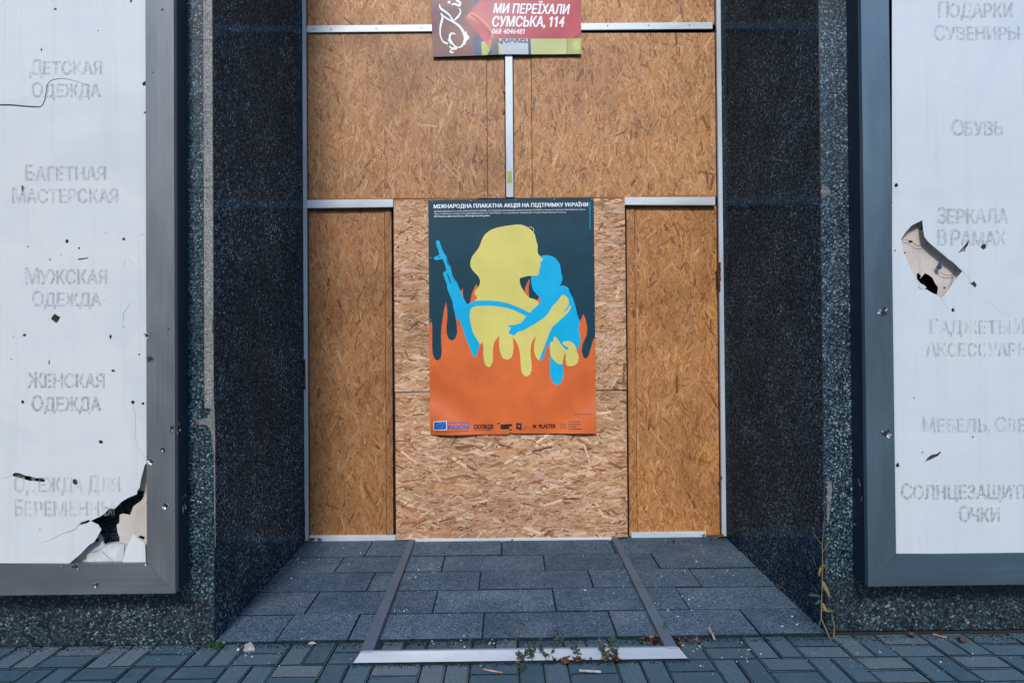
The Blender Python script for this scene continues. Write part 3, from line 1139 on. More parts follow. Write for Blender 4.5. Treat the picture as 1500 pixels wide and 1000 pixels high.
for (u, v) in ((616, 406), (876, 440), (598, 325), (911, 338)):
    p = P(u, v, YD)
    prism('foam_spot', [(p.x + 0.010 * random.uniform(.6, 1.2) * math.cos(k), p.z + 0.009 * random.uniform(.6, 1.2) * math.sin(k)) for k in [i * math.pi / 4 for i in range(8)]], YD - 0.0022, YD - 0.0003, MAT['foam'], shop)


def ragged(name, u0, u1, v, h, y, seed, m=None, amp=1.0):
    """expanding foam squeezed out along a seam"""
    rp = random.Random(seed)
    n_ = max(6, int(abs(u1 - u0) / 4))
    top, bot = [], []
    for k in range(n_ + 1):
        u = u0 + (u1 - u0) * k / n_
        hh = h * rp.uniform(0.15, 1.0) * amp
        a_, b_ = P(u, v - hh, y), P(u, v + 0.7, y)
        top.append((a_.x, a_.z))
        bot.append((b_.x, b_.z))
    return prism(name, bot + top[::-1], y - 0.004, y + 0.002, m or MAT['foam'], shop)


ragged('foam_seam', 452, 575, 291.5, 2.2, YB - 0.003, 1)
ragged('foam_seam', 578, 700, 291.0, 1.8, YB - 0.003, 2)
ragged('foam_seam', 940, 1040, 288.5, 4.5, YB - 0.003, 3)
ragged('foam_seam', 800, 940, 289.8, 1.8, YB - 0.003, 4)
for (u, v) in ((737, 162), (739, 130), (910, 300), (912, 308)):
    p = P(u, v, YB - 0.004)
    prism('foam_spot', [(p.x + 0.012 * random.uniform(.4, 1.2) * math.cos(k), p.z + 0.022 * random.uniform(.5, 1.2) * math.sin(k)) for k in [i * math.pi / 4 for i in range(8)]], YB - 0.008, YB - 0.001, MAT['foam'], shop)
pz = P(746.5, 258, YT)
box('sticker', pz.x - .014, pz.x + .014, YT - 0.0012, YT - 0.0001, pz.z - .04, pz.z + .03, MAT['p_green2'], shop, 0)

# ------------------------------------------------------------------ poster
YP = YD - 0.008


def wave(x, z):
    a_ = 0.0022 * math.sin(5.1 * x + 1.2) * math.sin(3.7 * z + 0.6)
    fx = (x + 0.52) / 0.5
    fzv = (z - 0.62) / 0.45
    low = max(0.0, 1 - ((fx) ** 2 + fzv ** 2))
    a_ += 0.020 * low * math.sin(13 * x + 17 * z)
    r_ = max(0.0, 1 - (((x - 0.55) / 0.35) ** 2 + ((z - 0.75) / 0.35) ** 2))
    a_ += 0.013 * r_ * math.sin(12 * x - 15 * z)
    a_ += 0.0014 * noise.noise(Vector((x * 6, z * 22, 0))) * (1.5 if z < 1.0 else 0.6)
    return YP - 0.0035 - a_


BODY = [(758, 329), (748, 330.2), (735, 332), (725, 334.5), (717, 338), (710, 344), (706, 351), (703.5, 358), (701, 364), (696, 370), (691.5, 376), (689, 383), (689, 390), (692, 395.5), (697, 401), (701.5, 405.5), (703.3, 411), (702.8, 417), (700, 421.5), (696, 426), (695, 430), (697.5, 434), (699.8, 435.6), (697, 439), (690, 446), (688.5, 458), (688, 464), (689.5, 474), (692, 484), (694, 489), (698, 496), (701, 501), (703.8, 504.5), (706.7, 500.5), (708, 508), (708, 518), (709, 528), (711, 534), (715.5, 538), (720, 535), (722, 528), (722, 517), (722.3, 508), (724, 501), (728, 495.5), (731.5, 491.2), (731, 498), (731.2, 508), (733, 518), (737, 525), (743, 527), (749, 524), (751.5, 517), (752.3, 508), (751.5, 500), (751.1, 494), (755, 498), (759, 506), (761.5, 516), (762.5, 528), (763, 540), (765, 547), (770, 551.7), (776, 549), (779, 541), (778.5, 530), (777, 518), (777.3, 508), (779, 501), (782, 496), (785.2, 491.8), (783.5, 499), (782, 507), (782.5, 516), (785, 523), (788.5, 527), (790, 527.5), (799, 503), (806, 485), (803, 470), (795, 455), (789.8, 445), (788, 441.5), (784, 438.5), (779, 437), (775.5, 436), (770, 431), (767, 426), (763, 419), (761, 412), (761.5, 407), (766, 406.3), (772, 404.3), (778, 404), (785, 404), (788, 403), (790, 399), (789.5, 396), (791, 393), (790.5, 391), (792, 388.5), (791, 386), (792, 384), (795.5, 380.5), (792, 376.5), (789, 373), (787.2, 369.5), (788, 367), (787, 366), (787.8, 362), (787.5, 359), (786, 355), (785, 350), (783.5, 343.5), (780.5, 339.5), (776, 335), (770, 331.5), (764, 329.3)]
FACE = [(770, 340), (772, 404.3), (778, 404), (785, 404), (788, 403), (790, 399), (789.5, 396), (791, 393), (790.5, 391), (792, 388.5), (791, 386), (792, 384), (795.5, 380.5), (792, 376.5), (789, 373), (787.2, 369.5), (786, 364)]
BABY = [(788, 377), (792, 375.5), (797, 374), (802, 373.7), (808, 375), (814, 378.5), (818.5, 384), (821, 391), (822, 399), (822.5, 403.5), (824, 406), (823.5, 411), (821.5, 416), (819.3, 419.3), (824.5, 418), (829.5, 419.5), (833, 422.5), (834, 427), (836, 431), (839, 436), (841, 443), (843, 449), (845, 458), (846.5, 464), (849, 469), (849.5, 472), (849, 476), (847, 480), (849, 488), (850.5, 496), (849, 503), (848, 508), (845.5, 513), (843, 512), (828, 513), (825, 520), (824, 534), (825.3, 543), (824.5, 554), (821, 561), (815.5, 563.7), (810, 560), (806, 552), (805.5, 540), (806, 520), (805, 512), (803, 507), (800.5, 503), (799, 512), (797, 522), (793, 527.5), (789.5, 527.5), (800, 500), (806, 485), (803, 470), (798, 464.5), (790, 470), (783, 475), (775, 479), (768, 483.5), (762, 485), (758, 486.5), (753.5, 491.3), (750, 490.8), (749.6, 488.6), (747, 490.5), (745.3, 488), (746.5, 483), (748.5, 479.5), (744, 478), (744.5, 476.3), (752, 476), (760, 474.3), (764, 472), (770.5, 464), (777, 457), (784, 450), (789.5, 445), (791.5, 441), (792.3, 436), (790, 435), (786, 431), (781.5, 426), (779, 420), (778, 412), (778, 404.5), (785, 400)]
ARM = [(823, 432), (827.5, 432), (829.5, 434.5), (832.5, 438), (833.3, 445), (831.5, 449), (825.5, 457), (826, 457.7), (831.7, 453), (834, 447.5), (836.7, 448.2), (836, 451), (833, 457), (826, 463), (818, 471), (810, 477.5), (806, 485), (803, 492), (790, 490), (770, 490), (753.5, 491.5), (757, 487), (762, 485.2), (768, 483.7), (775, 479.2), (783, 475.2), (790, 470.2), (798, 464.7), (803, 459), (806, 454), (808.5, 449), (815, 443), (821, 435)]
HAND = [(811.5, 493), (813.5, 492.7), (816.5, 496), (820, 501.5), (825, 508), (829, 512.5), (830.5, 512.3), (833.5, 509.5), (830, 507.5), (826, 505), (823, 501), (826, 500), (834, 499), (838, 501.5), (842, 505), (844, 510), (844.5, 514), (847, 519), (848, 525), (846, 531), (842, 535), (836, 536.2), (830, 535.8), (828.5, 530), (828.2, 522), (828.9, 515.7), (826.5, 519), (825, 526), (824, 533.5), (818, 533), (814, 530), (809, 524.5), (806, 519), (805.7, 512), (806, 503), (806.7, 500.3), (808.5, 500.5), (809.5, 501.5), (810.5, 498)]
RIFLE = [(638.5, 353.5), (641.5, 352), (644, 353.5), (646.5, 362), (650, 370.5), (654.5, 376), (655, 379), (656.5, 384), (660, 391), (660.5, 394), (662, 400), (666, 409), (669, 413), (672, 420), (676, 429), (679.5, 437), (684, 446), (688, 443.5), (694, 441), (700, 440.3), (710, 440), (720, 440.3), (732, 441.5), (742, 443.5), (752, 447), (763, 451.5), (770, 455), (778, 459), (773, 464.5), (765, 460), (758, 456.5), (748, 452.5), (738, 450), (725, 448.3), (712, 447.7), (700, 448), (693, 449.5), (690, 451.5), (688.5, 458), (688, 464), (689.5, 474), (692, 484), (694, 489), (698, 496), (701, 501), (703.8, 504.5), (700.5, 512), (698.5, 518), (697.3, 523.3), (693, 521), (690, 514), (685, 502), (680, 488), (676, 476), (673, 468.5), (671, 470), (669, 466), (667, 463), (665.5, 455), (664, 450), (663, 442), (660, 434), (655.5, 424), (654.5, 419), (655.5, 418.5), (652, 410), (649, 401), (649.5, 399), (654, 396.5), (652.5, 390), (650, 383), (648, 379), (643, 380.5), (638, 381), (635, 378.5), (635.5, 377), (641, 374.5), (644, 374), (642, 366), (639.5, 360)]
ORANGE = [(628.9, 480), (630, 473.5), (631.8, 470), (633.2, 476), (633.3, 495), (633.3, 510), (634, 518), (636.5, 525), (641, 528), (645.5, 525), (647.4, 516), (646.8, 505), (646, 490), (647, 478), (648.5, 466), (650.5, 455), (653.2, 442.5), (655, 453), (655.5, 465), (654, 480), (654.5, 488), (657, 496), (662.5, 499), (667.5, 495), (669.8, 487), (669, 475), (667, 463), (690, 475), (760, 470), (840, 470), (848.5, 474), (851, 467), (854.6, 460), (857.5, 467), (860, 478), (859.5, 490), (856.5, 497), (853, 505), (852.2, 514), (854, 522), (858, 525.5), (862, 521), (865, 511), (868, 500), (871.6, 492), (873, 634.5), (752, 634.5), (748, 633), (744, 635.6), (630.6, 637)]
CH = chaikin
L = [([(627.3, 293.5), (748, 291.2), (869.6, 289), (871.4, 460), (873, 634.5), (752, 634.5), (748, 633.2), (744, 635.6), (630.6, 637), (628.9, 480)], 0),
     (ORANGE, 1),
     ([(688, 446), (689.5, 438), (691.5, 429), (695, 421), (698.3, 416), (700, 421), (704, 430), (704, 446)], 1),
     ([(674.5, 428), (678, 421.5), (678, 430), (679, 436), (676, 433)], 1),
     (CH([(768.3, 426), (769, 422), (772, 414), (776.8, 407.6), (775, 416), (774.2, 424), (775.5, 436), (770, 432)]), 1),
     ([(790.5, 433), (788.5, 436.5), (786.5, 440), (789.5, 444), (793, 441), (793, 436)], 1),
     (CH(BODY), 2), (CH(RIFLE), 3), (CH(BABY), 3), (FACE, 2), (CH(ARM), 2), (CH(HAND), 2),
     ([(655, 402), (656.2, 401.2), (661.2, 414.4), (660, 415.6)], 0),
     ([(653.6, 380), (654.5, 379.4), (658, 388.6), (657, 389.4)], 0),
     ([(661.2, 401.4), (662, 401), (667, 412.6), (666.4, 413)], 0),
     (slit([(774.5, 333.2), (778, 332.8), (781, 334.2), (782, 337), (781, 340.6)], 0.9, 0.7), 2),
     ([(643, 375.2), (645, 376), (644, 377.5), (642.6, 376.8)], 0),
     ([(635.2, 616.6), (654.8, 615.9), (655, 628.9), (635.4, 629.6)], 4),
     ([(636, 617.4), (654, 616.7), (654.2, 628.1), (636.2, 628.8)], 5)]
for k in range(12):
    a_ = k * math.pi / 6
    L.append(([(645.1 + 3.6 * math.cos(a_) + .42 * math.cos(b_ * 1.57), 622.8 + 3.6 * math.sin(a_) + .42 * math.sin(b_ * 1.57)) for b_ in range(4)], 2))
# small black marks of the logo row
for poly in ([(728, 619.2), (732.4, 619), (732.4, 620.8), (728, 621)], [(733, 621.5), (750.5, 620.3), (750, 624), (745.8, 624.4), (746.2, 628), (733.4, 628.6)], [(745.6, 628.2), (750, 628), (750, 630), (745.6, 630.2)],
             [(756, 618.8), (764, 620), (764, 629.8), (756, 627.8)],
             slit([(780.5, 622), (785.5, 626.6)], 2.0), slit([(780.6, 626.8), (785.4, 621.8)], 2.0)):
    L.append((poly, 6))
L.append(([(758.2, 622), (761.8, 622.5), (761.8, 624.3), (760.6, 624.2), (760.6, 626.6), (759.4, 626.4), (759.4, 624), (758.2, 623.8)], 1))
for a_, b_ in ((765.5, 624.6), (765.5, 626.8), (765.5, 628.6)):
    L.append((slit([(a_, b_), (a_ + (9 if b_ < 626 else 4.5), b_)], 0.5), 6))
for q in (821.5, 823.6, 826, 828.2):
    L.append((slit([(q, 618.5 if q > 822 and q < 828 else 621), (q, 627.5)], 0.35), 6))
for q in (621, 623.2, 625.4, 627.6):
    L.append((slit([(819.6, q), (830.8, q - .2)], 0.35), 6))
poster = sheet('poster', L, wave, [MAT['p_navy'], MAT['p_orange'], MAT['p_yellow'], MAT['p_cyan'], MAT['p_white'], MAT['p_blue'], MAT['p_black']], None, 26, 36, True, 0.0, YP)
tag(poster, 'poster of a yellow woman with rifle and cyan child above orange flames on middle door', 'poster')
pm = dict(Yfun=wave, off=0.0022)
text_obj('lettering', 'МІЖНАРОДНА ПЛАКАТНА АКЦІЯ НА ПІДТРИМКУ УКРАЇНИ', 635.3, 861.3, 299.8, 305.4, YP, MAT['p_white'], poster, slope=-0.0128, bold=0.035, **pm)
text_obj('lettering', 'Виставка відбувається в межах реалізації проєкту #ZMINA_2_0 «Створення для культурних проєктів» фонду ІЗОЛЯЦІЯ за фінансової підтримки Європейського Союзу.', 636, 857.5, 308.6, 310.8, YP, MAT['p_white'], poster, slope=-0.0128, **pm)
text_obj('lettering', 'Зміст публікації є виключною відповідальністю ГО «ІЗОЛЯЦІЯ» і не обов’язково відображає позицію Європейського Союзу.', 636, 829.5, 312.3, 314.5, YP, MAT['p_white'], poster, slope=-0.0128, **pm)
text_obj('lettering', '#EU4Society, #SammyzaSvamo, #MovingForwardTogether', 636, 717.5, 316.0, 318.2, YP, MAT['p_white'], poster, slope=-0.0128, bold=0.02, **pm)
text_obj('lettering', 'ПРЯМУЄМО', 656, 687.5, 617.3, 620.3, YP, MAT['p_blue'], poster, slope=-0.01, **pm)
text_obj('lettering', 'РАЗОМ', 656, 687.5, 622.4, 628.0, YP, MAT['p_blue'], poster, slope=-0.01, bold=0.045, **pm)
text_obj('lettering', 'ІЗОЛЯЦІЯ', 694, 722.5, 621.6, 627.8, YP, MAT['p_black'], poster, slope=-0.01, bold=0.05, **pm)
text_obj('lettering', 'PLASTER', 789, 814.5, 621.0, 626.9, YP, MAT['p_black'], poster, slope=-0.01, bold=0.05, **pm)
# lines of print too small to read
ink = []
for (u0, u1, v) in ((638, 687, 631.2), (694, 722, 630), (832.5, 849, 617.3), (832.5, 850, 620.8), (832.5, 844, 624.3), (832.5, 852, 627.8), (841, 868, 606.4)):
    u = u0
    while u < u1:
        w_ = random.uniform(1.2, 4)
        ink.append(slit([(u, v - 0.01 * (u - u0)), (min(u + w_, u1), v - 0.01 * (u - u0))], 0.9 if 832 < u0 < 835 else 0.45))
        u += w_ + 0.5
vs, fs = [], []
for q in ink:
    s0 = len(vs)
    for (u, v) in q:
        p = P(u, v, YP)
        vs.append((p.x, wave(p.x, p.z) - 0.0022, p.z))
    fs.append(list(range(s0, s0 + len(q))))
mesh('small_print', vs, fs, MAT['p_black'], poster)['kind'] = 'stuff'
vs, fs = [], []
for k in range(17):
    v = 296 + k * 2.4
    s0 = len(vs)
    for (u, vv) in slit([(864.0, v), (864.02, v + 1.6)], 1.3):
        p = P(u, vv, YP)
        vs.append((p.x, wave(p.x, p.z) - 0.0022, p.z))
    fs.append([s0, s0 + 1, s0 + 2, s0 + 3])
mesh('small_print', vs, fs, MAT['p_cyan'], poster)['kind'] = 'stuff'

for (u, v) in ((633, 295.5), (690, 294.4), (755, 293.4), (812, 292.5), (867, 291.4), (630.5, 378), (869.2, 374), (631, 468), (870.3, 459), (632.5, 545), (871, 560)):
    p = P(u, v, YP)
    y_ = wave(p.x, p.z)
    box('staple', p.x - .005, p.x + .005, y_ - .0022, y_ - .0008, p.z - .001, p.z + .001, MAT['bare'], poster, 0)

# ------------------------------------------------------------------ moved-address banner
YN = YT - 0.006


def bwave(x, z):
    return YN - 0.004 - 0.003 * math.sin(8 * x + 2) * math.sin(9 * z) - 0.0012 * noise.noise(Vector((x * 10, z * 12, 3)))


BL = [([(631.4, -70), (850.0, -74), (851.6, 79.5), (776, 80.2), (739, 80.4), (700, 82.2), (634, 83.6), (632, 20)], 0),
      ([(694, -70), (708, -70), (706, 0), (703, 16), (694, 20)], 1),
      ([(692, 58), (700, 50), (722, 70), (722, 84), (694, 84)], 1),
      ([(705, 62), (712, 62), (718, 74), (713, 83), (706, 83)], 9),
      ([(704, -70), (712, -70), (709, -2), (705, 2)], 2),
      ([(720, 56), (730, 56), (731, 82), (720, 82)], 3),
      ([(729.5, 56), (734, 56), (735, 82), (731, 82)], 4),
      ([(733.5, 56), (776, 56), (776, 82), (734.5, 82)], 5),
      ([(773.5, 56), (777.5, 56), (778, 82), (774, 82)], 1),
      ([(777, 56), (831, 56), (830.6, 82), (778, 82)], 4),
      ([(831, 56), (853, 56), (853, 82), (831, 82)], 2),
      (blob(844, 68, 6, 7), 4),
      (slit([(830.6, 56), (830.4, 82)], 0.7), 3),
      ([(681.5, 27), (720, -21), (720, -5), (853, -7), (853, 57), (720.4, 57.5), (720, 75)], 6),
      (CH([(683.5, 25), (690, 17.5), (700, 23.5), (711, 32), (720, 42), (724, 56.6), (720.3, 57.4), (716, 52), (706, 39), (694, 30)]), 7),  # orange edges of a crease reflection, painted onto the red arrow
      (CH([(687, 23), (693, 21.6), (702, 28.5), (712, 38.5), (719, 48), (720, 57), (713, 48), (703, 36), (694, 27)]), 8),  # dark red core of the same crease reflection, also painted in
      (CH([(713, 66), (719.5, 56), (720, 74.5)]), 7),
      (CH([(838, 56), (846, 50), (850, 46), (851, 52), (847, 56.5)]), 8)]
banner = sheet('moved_banner', BL, bwave, [MAT['p_maroon'], MAT['p_deepblue'], MAT['p_green2'], MAT['p_grey'], MAT['p_green'], MAT['p_greyblue'], MAT['p_red'], MAT['p_orred'], MAT['p_darkred'], MAT['p_green2']], None, 22, 14, True, 0.0, YN)
tag(banner, 'maroon and red vinyl banner with white address lettering over the upper bar', 'banner')
bm_ = dict(Yfun=bwave, off=0.0008)
text_obj('lettering', 'МИ ПЕРЕЇХАЛИ', 722.5, 835, 5.6, 19.9, YN, MAT['p_white'], banner, slope=0.018, bold=0.035, shear=0.22, **bm_)
text_obj('lettering', 'СУМСЬКА, 114', 720, 828, 24.5, 40, YN, MAT['p_white'], banner, slope=0.0, bold=0.035, shear=0.2, **bm_)
text_obj('lettering', '068 4046481', 720, 769, 43.2, 50.8, YN, MAT['p_white'], banner, slope=0.0, bold=0.018, shear=0.2, **bm_)
text_obj('lettering', 'QUAREL', 728, 774, 53.5, 63.2, YN, MAT['p_deepblue'], banner, slope=0.0, bold=0.045, cut_top=57.8, **bm_)


def stroke(pts, widths, name='script_stroke'):
    pts = [(620 + x / 11.11, y / 11.11) for x, y in pts]
    # smooth the centre line
    n_ = len(pts)
    Lp, Rp = [], []
    dense, dw = [], []
    for i in range(n_ - 1):
        p0, p1, p2, p3 = pts[max(i - 1, 0)], pts[i], pts[i + 1], pts[min(i + 2, n_ - 1)]
        for s in range(4):
            t = s / 4
            q = []
            for c in (0, 1):
                q.append(0.5 * ((2 * p1[c]) + (-p0[c] + p2[c]) * t + (2 * p0[c] - 5 * p1[c] + 4 * p2[c] - p3[c]) * t * t + (-p0[c] + 3 * p1[c] - 3 * p2[c] + p3[c]) * t ** 3))
            dense.append(q)
            f_ = (i + t) / (n_ - 1) * (len(widths) - 1)
            k = min(int(f_), len(widths) - 2)
            dw.append(widths[k] + (widths[k + 1] - widths[k]) * (f_ - k))
    dense.append(pts[-1])
    dw.append(widths[-1])
    vs, fs = [], []
    for i, p in enumerate(dense):
        a_, b_ = dense[max(0, i - 1)], dense[min(len(dense) - 1, i + 1)]
        dx, dy = b_[0] - a_[0], b_[1] - a_[1]
        l_ = math.hypot(dx, dy) or 1
        for s in (-1, 1):
            q = P(p[0] + s * dy / l_ * dw[i] / 2, p[1] - s * dx / l_ * dw[i] / 2, YN)
            vs.append((q.x, bwave(q.x, q.z) - 0.0008 - stroke.k * 0.00006, q.z))
        if i:
            fs.append([2 * i - 2, 2 * i - 1, 2 * i + 1, 2 * i])
    stroke.k += 1
    mesh(name, vs, fs, MAT['p_white'], banner)


stroke.k = 0
stroke([(265, 85), (275, 130), (310, 170), (370, 210), (430, 260), (470, 320), (490, 350)], [1.6, 3.0, 2.4, 1.6])
stroke([(485, 350), (540, 310), (590, 250), (608, 190), (575, 140)], [1.4, 3.2, 2.2, 1.0])
stroke([(285, 225), (330, 275), (400, 320), (490, 365), (570, 420), (630, 490), (668, 570), (680, 640), (662, 710), (620, 765), (570, 780), (510, 755), (460, 690), (432, 630), (438, 580), (470, 550), (525, 568)], [1.8, 2.6, 3.2, 4.0, 3.2, 1.6, 2.6, 3.2, 1.6])
stroke([(290, 225), (315, 300), (298, 370), (280, 450), (275, 540), (290, 620), (330, 690), (400, 718)], [1.2, 3.6, 2.2, 1.8, 3.2])
stroke([(425, 760), (480, 800), (545, 795), (500, 770)], [1.6, 3.4, 1.6])
stroke([(545, 790), (470, 815), (440, 850), (480, 868), (490, 845)], [1.6, 2.2, 1.4])
stroke([(695, 515), (700, 580), (728, 620), (690, 660), (668, 740)], [0.8, 4.0, 4.6, 2.0])
stroke([(400, 640), (430, 680), (460, 730)], [0.8, 3.0, 1.4])
stroke([(400, 48), (443, 52)], [3.6, 4.2])
stroke([(460, 90), (520, 80), (590, 105), (598, 50), (540, 20), (600, -10)], [1.4, 3.6, 3.2, 2.8, 3.4])
stroke([(600, -10), (500, -45), (590, -70), (600, -110), (520, -140)], [2.4, 3.2, 2.8, 2.4])

# ------------------------------------------------------------------ light boxes
rb = random.Random(5)
BULLET = 0


def bullet(parent, u, v, Y, r, tall=1.0, side=None, seed=0):
    """torn bullet hole in sheet metal: dark pit, bright petals bent outwards. side = x of a side face"""
    rp = random.Random(int(u * 13 + v))
    n_ = 11
    sc_ = Y / FPX
    R = r * sc_
    vs, fs, mi = [], [], []
    if side is None:
        c = P(u, v, Y)

        def w_(a_, b_, h):
            return (c.x + a_, Y - h, c.z + b_)
    else:
        c = P(u, v, Y)

        def w_(a_, b_, h):
            return (side[0] + side[1] * h, c.y + a_, c.z + b_)
    for k in range(n_):
        t = k * 2 * math.pi / n_
        q = rp.uniform(0.42, 0.6)
        vs.append(w_(R * q * math.cos(t), R * q * tall * math.sin(t), 0.0006))
    fs.append(list(range(n_)))
    mi.append(0)
    for k in range(n_):
        if rp.random() < 0.45:
            continue
        t, t2 = k * 2 * math.pi / n_, (k + rp.uniform(.7, 1.2)) * 2 * math.pi / n_
        s0 = len(vs)
        o_ = rp.uniform(0.6, 1.25)
        h_ = rp.uniform(0.002, 0.006)
        vs += [w_(R * .5 * math.cos(t), R * .5 * tall * math.sin(t), 0.001), w_(R * .5 * math.cos(t2), R * .5 * tall * math.sin(t2), 0.001),
               w_(R * o_ * math.cos((t + t2) / 2 + .1), R * o_ * tall * math.sin((t + t2) / 2 + .1), h_), w_(R * o_ * .9 * math.cos(t), R * o_ * .9 * tall * math.sin(t), h_ * .5)]
        fs.append([s0, s0 + 1, s0 + 2, s0 + 3])
        mi.append(1 if rp.random() < 0.62 else 0)
    o = mesh('bullet_hole', vs, fs, [MAT['hole'], MAT['bare']], parent)
    for p, m_ in zip(o.data.polygons, mi):
        p.material_index = m_
    return o


YPAN = YBOX + 0.007
YTRAY = YBOX + 0.040


def lightbox(left):
    if left:
        t = thing('light_box', (P(95, 600, YBOX).x, YBOX + .05, P(95, 860, YBOX).z), 'wall light box left of the entrance, grey frame, white panel shattered at lower right', 'light box', 'light boxes on the granite walls')
        xo, xi = P(255.7, 500, YBOX).x, P(214, 500, YBOX).x
        xl_o, xl_i = P(-64, 500, YBOX).x, P(-23, 500, YBOX).x
        xs = [xl_o, xl_i, xi, xo]
        z0o, z0i = P(130, 870, YBOX).z, P(130, 825, YBOX).z
        fv, fh = MAT['frame_v'], MAT['frame_h']
    else:
        t = thing('light_box', (P(1433, 600, YBOX).x, YBOX + .05, P(1433, 850, YBOX).z), 'wall light box right of the entrance, blue grey frame, curved hole showing wires', 'light box', 'light boxes on the granite walls')
        xi, xo = P(1308.8, 500, YBOX).x, P(1267.5, 500, YBOX).x
        xs = [xo, xi, P(1556, 500, YBOX).x, P(1597, 500, YBOX).x]
        z0o, z0i = P(1390, 857, YBOX).z, P(1390, 810.5, YBOX).z
        fv, fh = MAT['frame_rv'], MAT['frame_rh']
    zT, zTi = 3.42, 3.30
    # mitred frame
    yy0, yy1 = YBOX, YBOX + 0.024
    e_ = 0.0007
    prism('frame_rail', [(xs[0], z0o), (xs[3], z0o), (xs[2], z0i - e_), (xs[1], z0i - e_)], yy0, yy1, fh, t)
    prism('frame_rail', [(xs[0], zT), (xs[1], zTi), (xs[2], zTi), (xs[3], zT)], yy0, yy1, fh, t)
    prism('frame_upright', [(xs[0], z0o + .001), (xs[1] - e_, z0i), (xs[1] - e_, zTi), (xs[0], zT - .001)], yy0, yy1, fv, t)
    prism('frame_upright', [(xs[2] + e_, z0i), (xs[3], z0o + .001), (xs[3], zT - .001), (xs[2] + e_, zTi)], yy0, yy1, fv, t)
    # housing: four sides behind the frame
    d = 0.003
    for (a_, b_, c_, dd) in ((xs[0] + d, xs[0] + d + .004, z0o + d, zT - d), (xs[3] - d - .004, xs[3] - d, z0o + d, zT - d)):
        box('housing_side', a_, b_, yy1 + .0005, YF - 0.001, c_, dd, MAT['housing'], t, 0)
    box('housing_bottom', xs[0] + d + .005, xs[3] - d - .005, yy1 + .0005, YF - 0.001, z0o + d, z0o + d + .004, MAT['housing'], t, 0)
    box('housing_top', xs[0] + d + .005, xs[3] - d - .005, yy1 + .0005, YF - 0.001, zT - d - .004, zT - d, MAT['housing'], t, 0)
    B = lambda u, v, r, ry=None: (blob(u, v, r, ry, 8, 0.3, rb), None)
    if left:
        a5 = lambda L_: [(x / 5.882, 660 + y / 5.882) for x, y in L_]
        lay = [([(-23.5, -190), (214.4, -190), (214.4, 825.4), (-23.5, 825.4)], 0)]
        big = a5([(585, 975), (680, 895), (760, 812), (800, 790), (830, 742), (862, 682), (835, 640), (780, 614), (770, 607), (850, 570), (890, 545), (920, 510), (945, 498), (975, 505), (1040, 440), (1100, 405), (1170, 378), (1175, 345), (1195, 320), (1205, 250), (1218, 205), (1240, 120), (1290, 100), (1290, 975)])
        lay.append((big, None))
        lay.append((a5([(95, 205), (120, 190), (160, 196), (200, 213), (260, 225), (300, 238), (345, 236), (378, 252), (372, 272), (300, 266), (240, 262), (160, 238), (100, 222)]), None))
        lay.append((a5([(672, 628), (700, 615), (755, 598), (770, 608), (735, 628), (682, 642)]), None))
        lay.append((slit(a5([(676, 634), (640, 680), (590, 700), (520, 720), (440, 765), (380, 785), (318, 800)]), 0.9, 0.15), None))
        lay.append((slit([(-24, 152), (0, 153), (15, 153), (30, 154.5), (45, 155.6), (57, 156), (61, 152.5), (64.5, 144), (66, 132), (67.5, 123), (71, 118.5), (77, 115.8), (84, 114.4), (92, 114.2), (99, 115.5), (110, 118.4), (120, 121.5), (130, 124.6), (139.5, 126.5)], 2.5, 0.3), None))
        lay.append((slit([(193, 592), (196.5, 606), (197, 618), (196.5, 640), (200, 655), (207, 665), (211.5, 672)], 0.35, 0.3), None))
        lay.append((slit(a5([(-10, 240), (40, 238), (90, 215)]), 0.2, 0.4), None))
        lay.append((slit([(106, 812), (106.5, 790), (105.6, 780)], 0.15, 0.2), None))
        for q in ((108.3, 706.2, 3.8, 4.4), (79.5, 466, 5.8, 6.0), (79.5, 12.6, 2.6, 1.6), (59, 72, 1.4, 2.4), (210, 121.5, 3, 3.2), (210.6, 164, 1.6), (142, 44, 1), (31, 276, 2, 5), (190.5, 0.5, 2), (85.5, 249, 0.9), (96.3, 353, 2.3, 3), (179.7, 349.6, 2.3), (114, 363, 2), (39, 360.7, 1.4, 1), (71.4, 380, 1.4), (34, 490.6, 2.3), (160.5, 493, 2.0, 3.4), (202.5, 519, 1.8, 1.4), (70, 530, 1, 4.6), (164, 543, 2.6, 2), (14.4, 526, 1.1), (207, 343, 1), (31.2, 588.5, 2.4, 3), (193, 589, 2.6, 3.2), (208, 591, 2.6, 2), (146, 647, 3, 3.2), (56.7, 776, 1.1), (17.6, 493, 0.9), (88, 373, 0.8), (153, 341, 0.8), (153, 438, 0.7), (179.5, 478, 0.9), (99, 493, 0.7), (52, 828, 1)):
            lay.append(B(*q))
        lay.append((slit([(112.5, 379.5), (119, 378.8), (127.5, 377.4)], 2.2, 1.6), None))
        lay.append((slit([(179, 393), (180, 385), (182, 379)], 0.5, 0.4), None))
        lay.append((slit([(187.5, 380), (191, 384), (193.5, 389)], 0.5, 0.3), None))
        lay.append((slit([(189, 443), (184, 453), (179.5, 458), (179.6, 470)], 0.4, 0.6), None))
        pm_, Xr = MAT['panel_l'], None
    else:
        a7 = lambda L_: [(1300 + x / 7.143, 310 + y / 7.143) for x, y in L_]
        lay = [([(1308.3, -190), (1556.5, -190), (1556.5, 811), (1308.3, 811)], 0)]
        lay.append((a7([(378, 85), (381, 130), (387, 190), (400, 262), (440, 312), (480, 348), (520, 382), (560, 415), (600, 450), (660, 502), (680, 510), (720, 545), (760, 585), (800, 620), (760, 665), (720, 722), (680, 775), (640, 835), (580, 905), (560, 895), (500, 860), (420, 812), (360, 812), (330, 790), (335, 752), (310, 700), (275, 640), (240, 565), (205, 475), (180, 420), (168, 365), (155, 285), (200, 212), (270, 138)]), None))
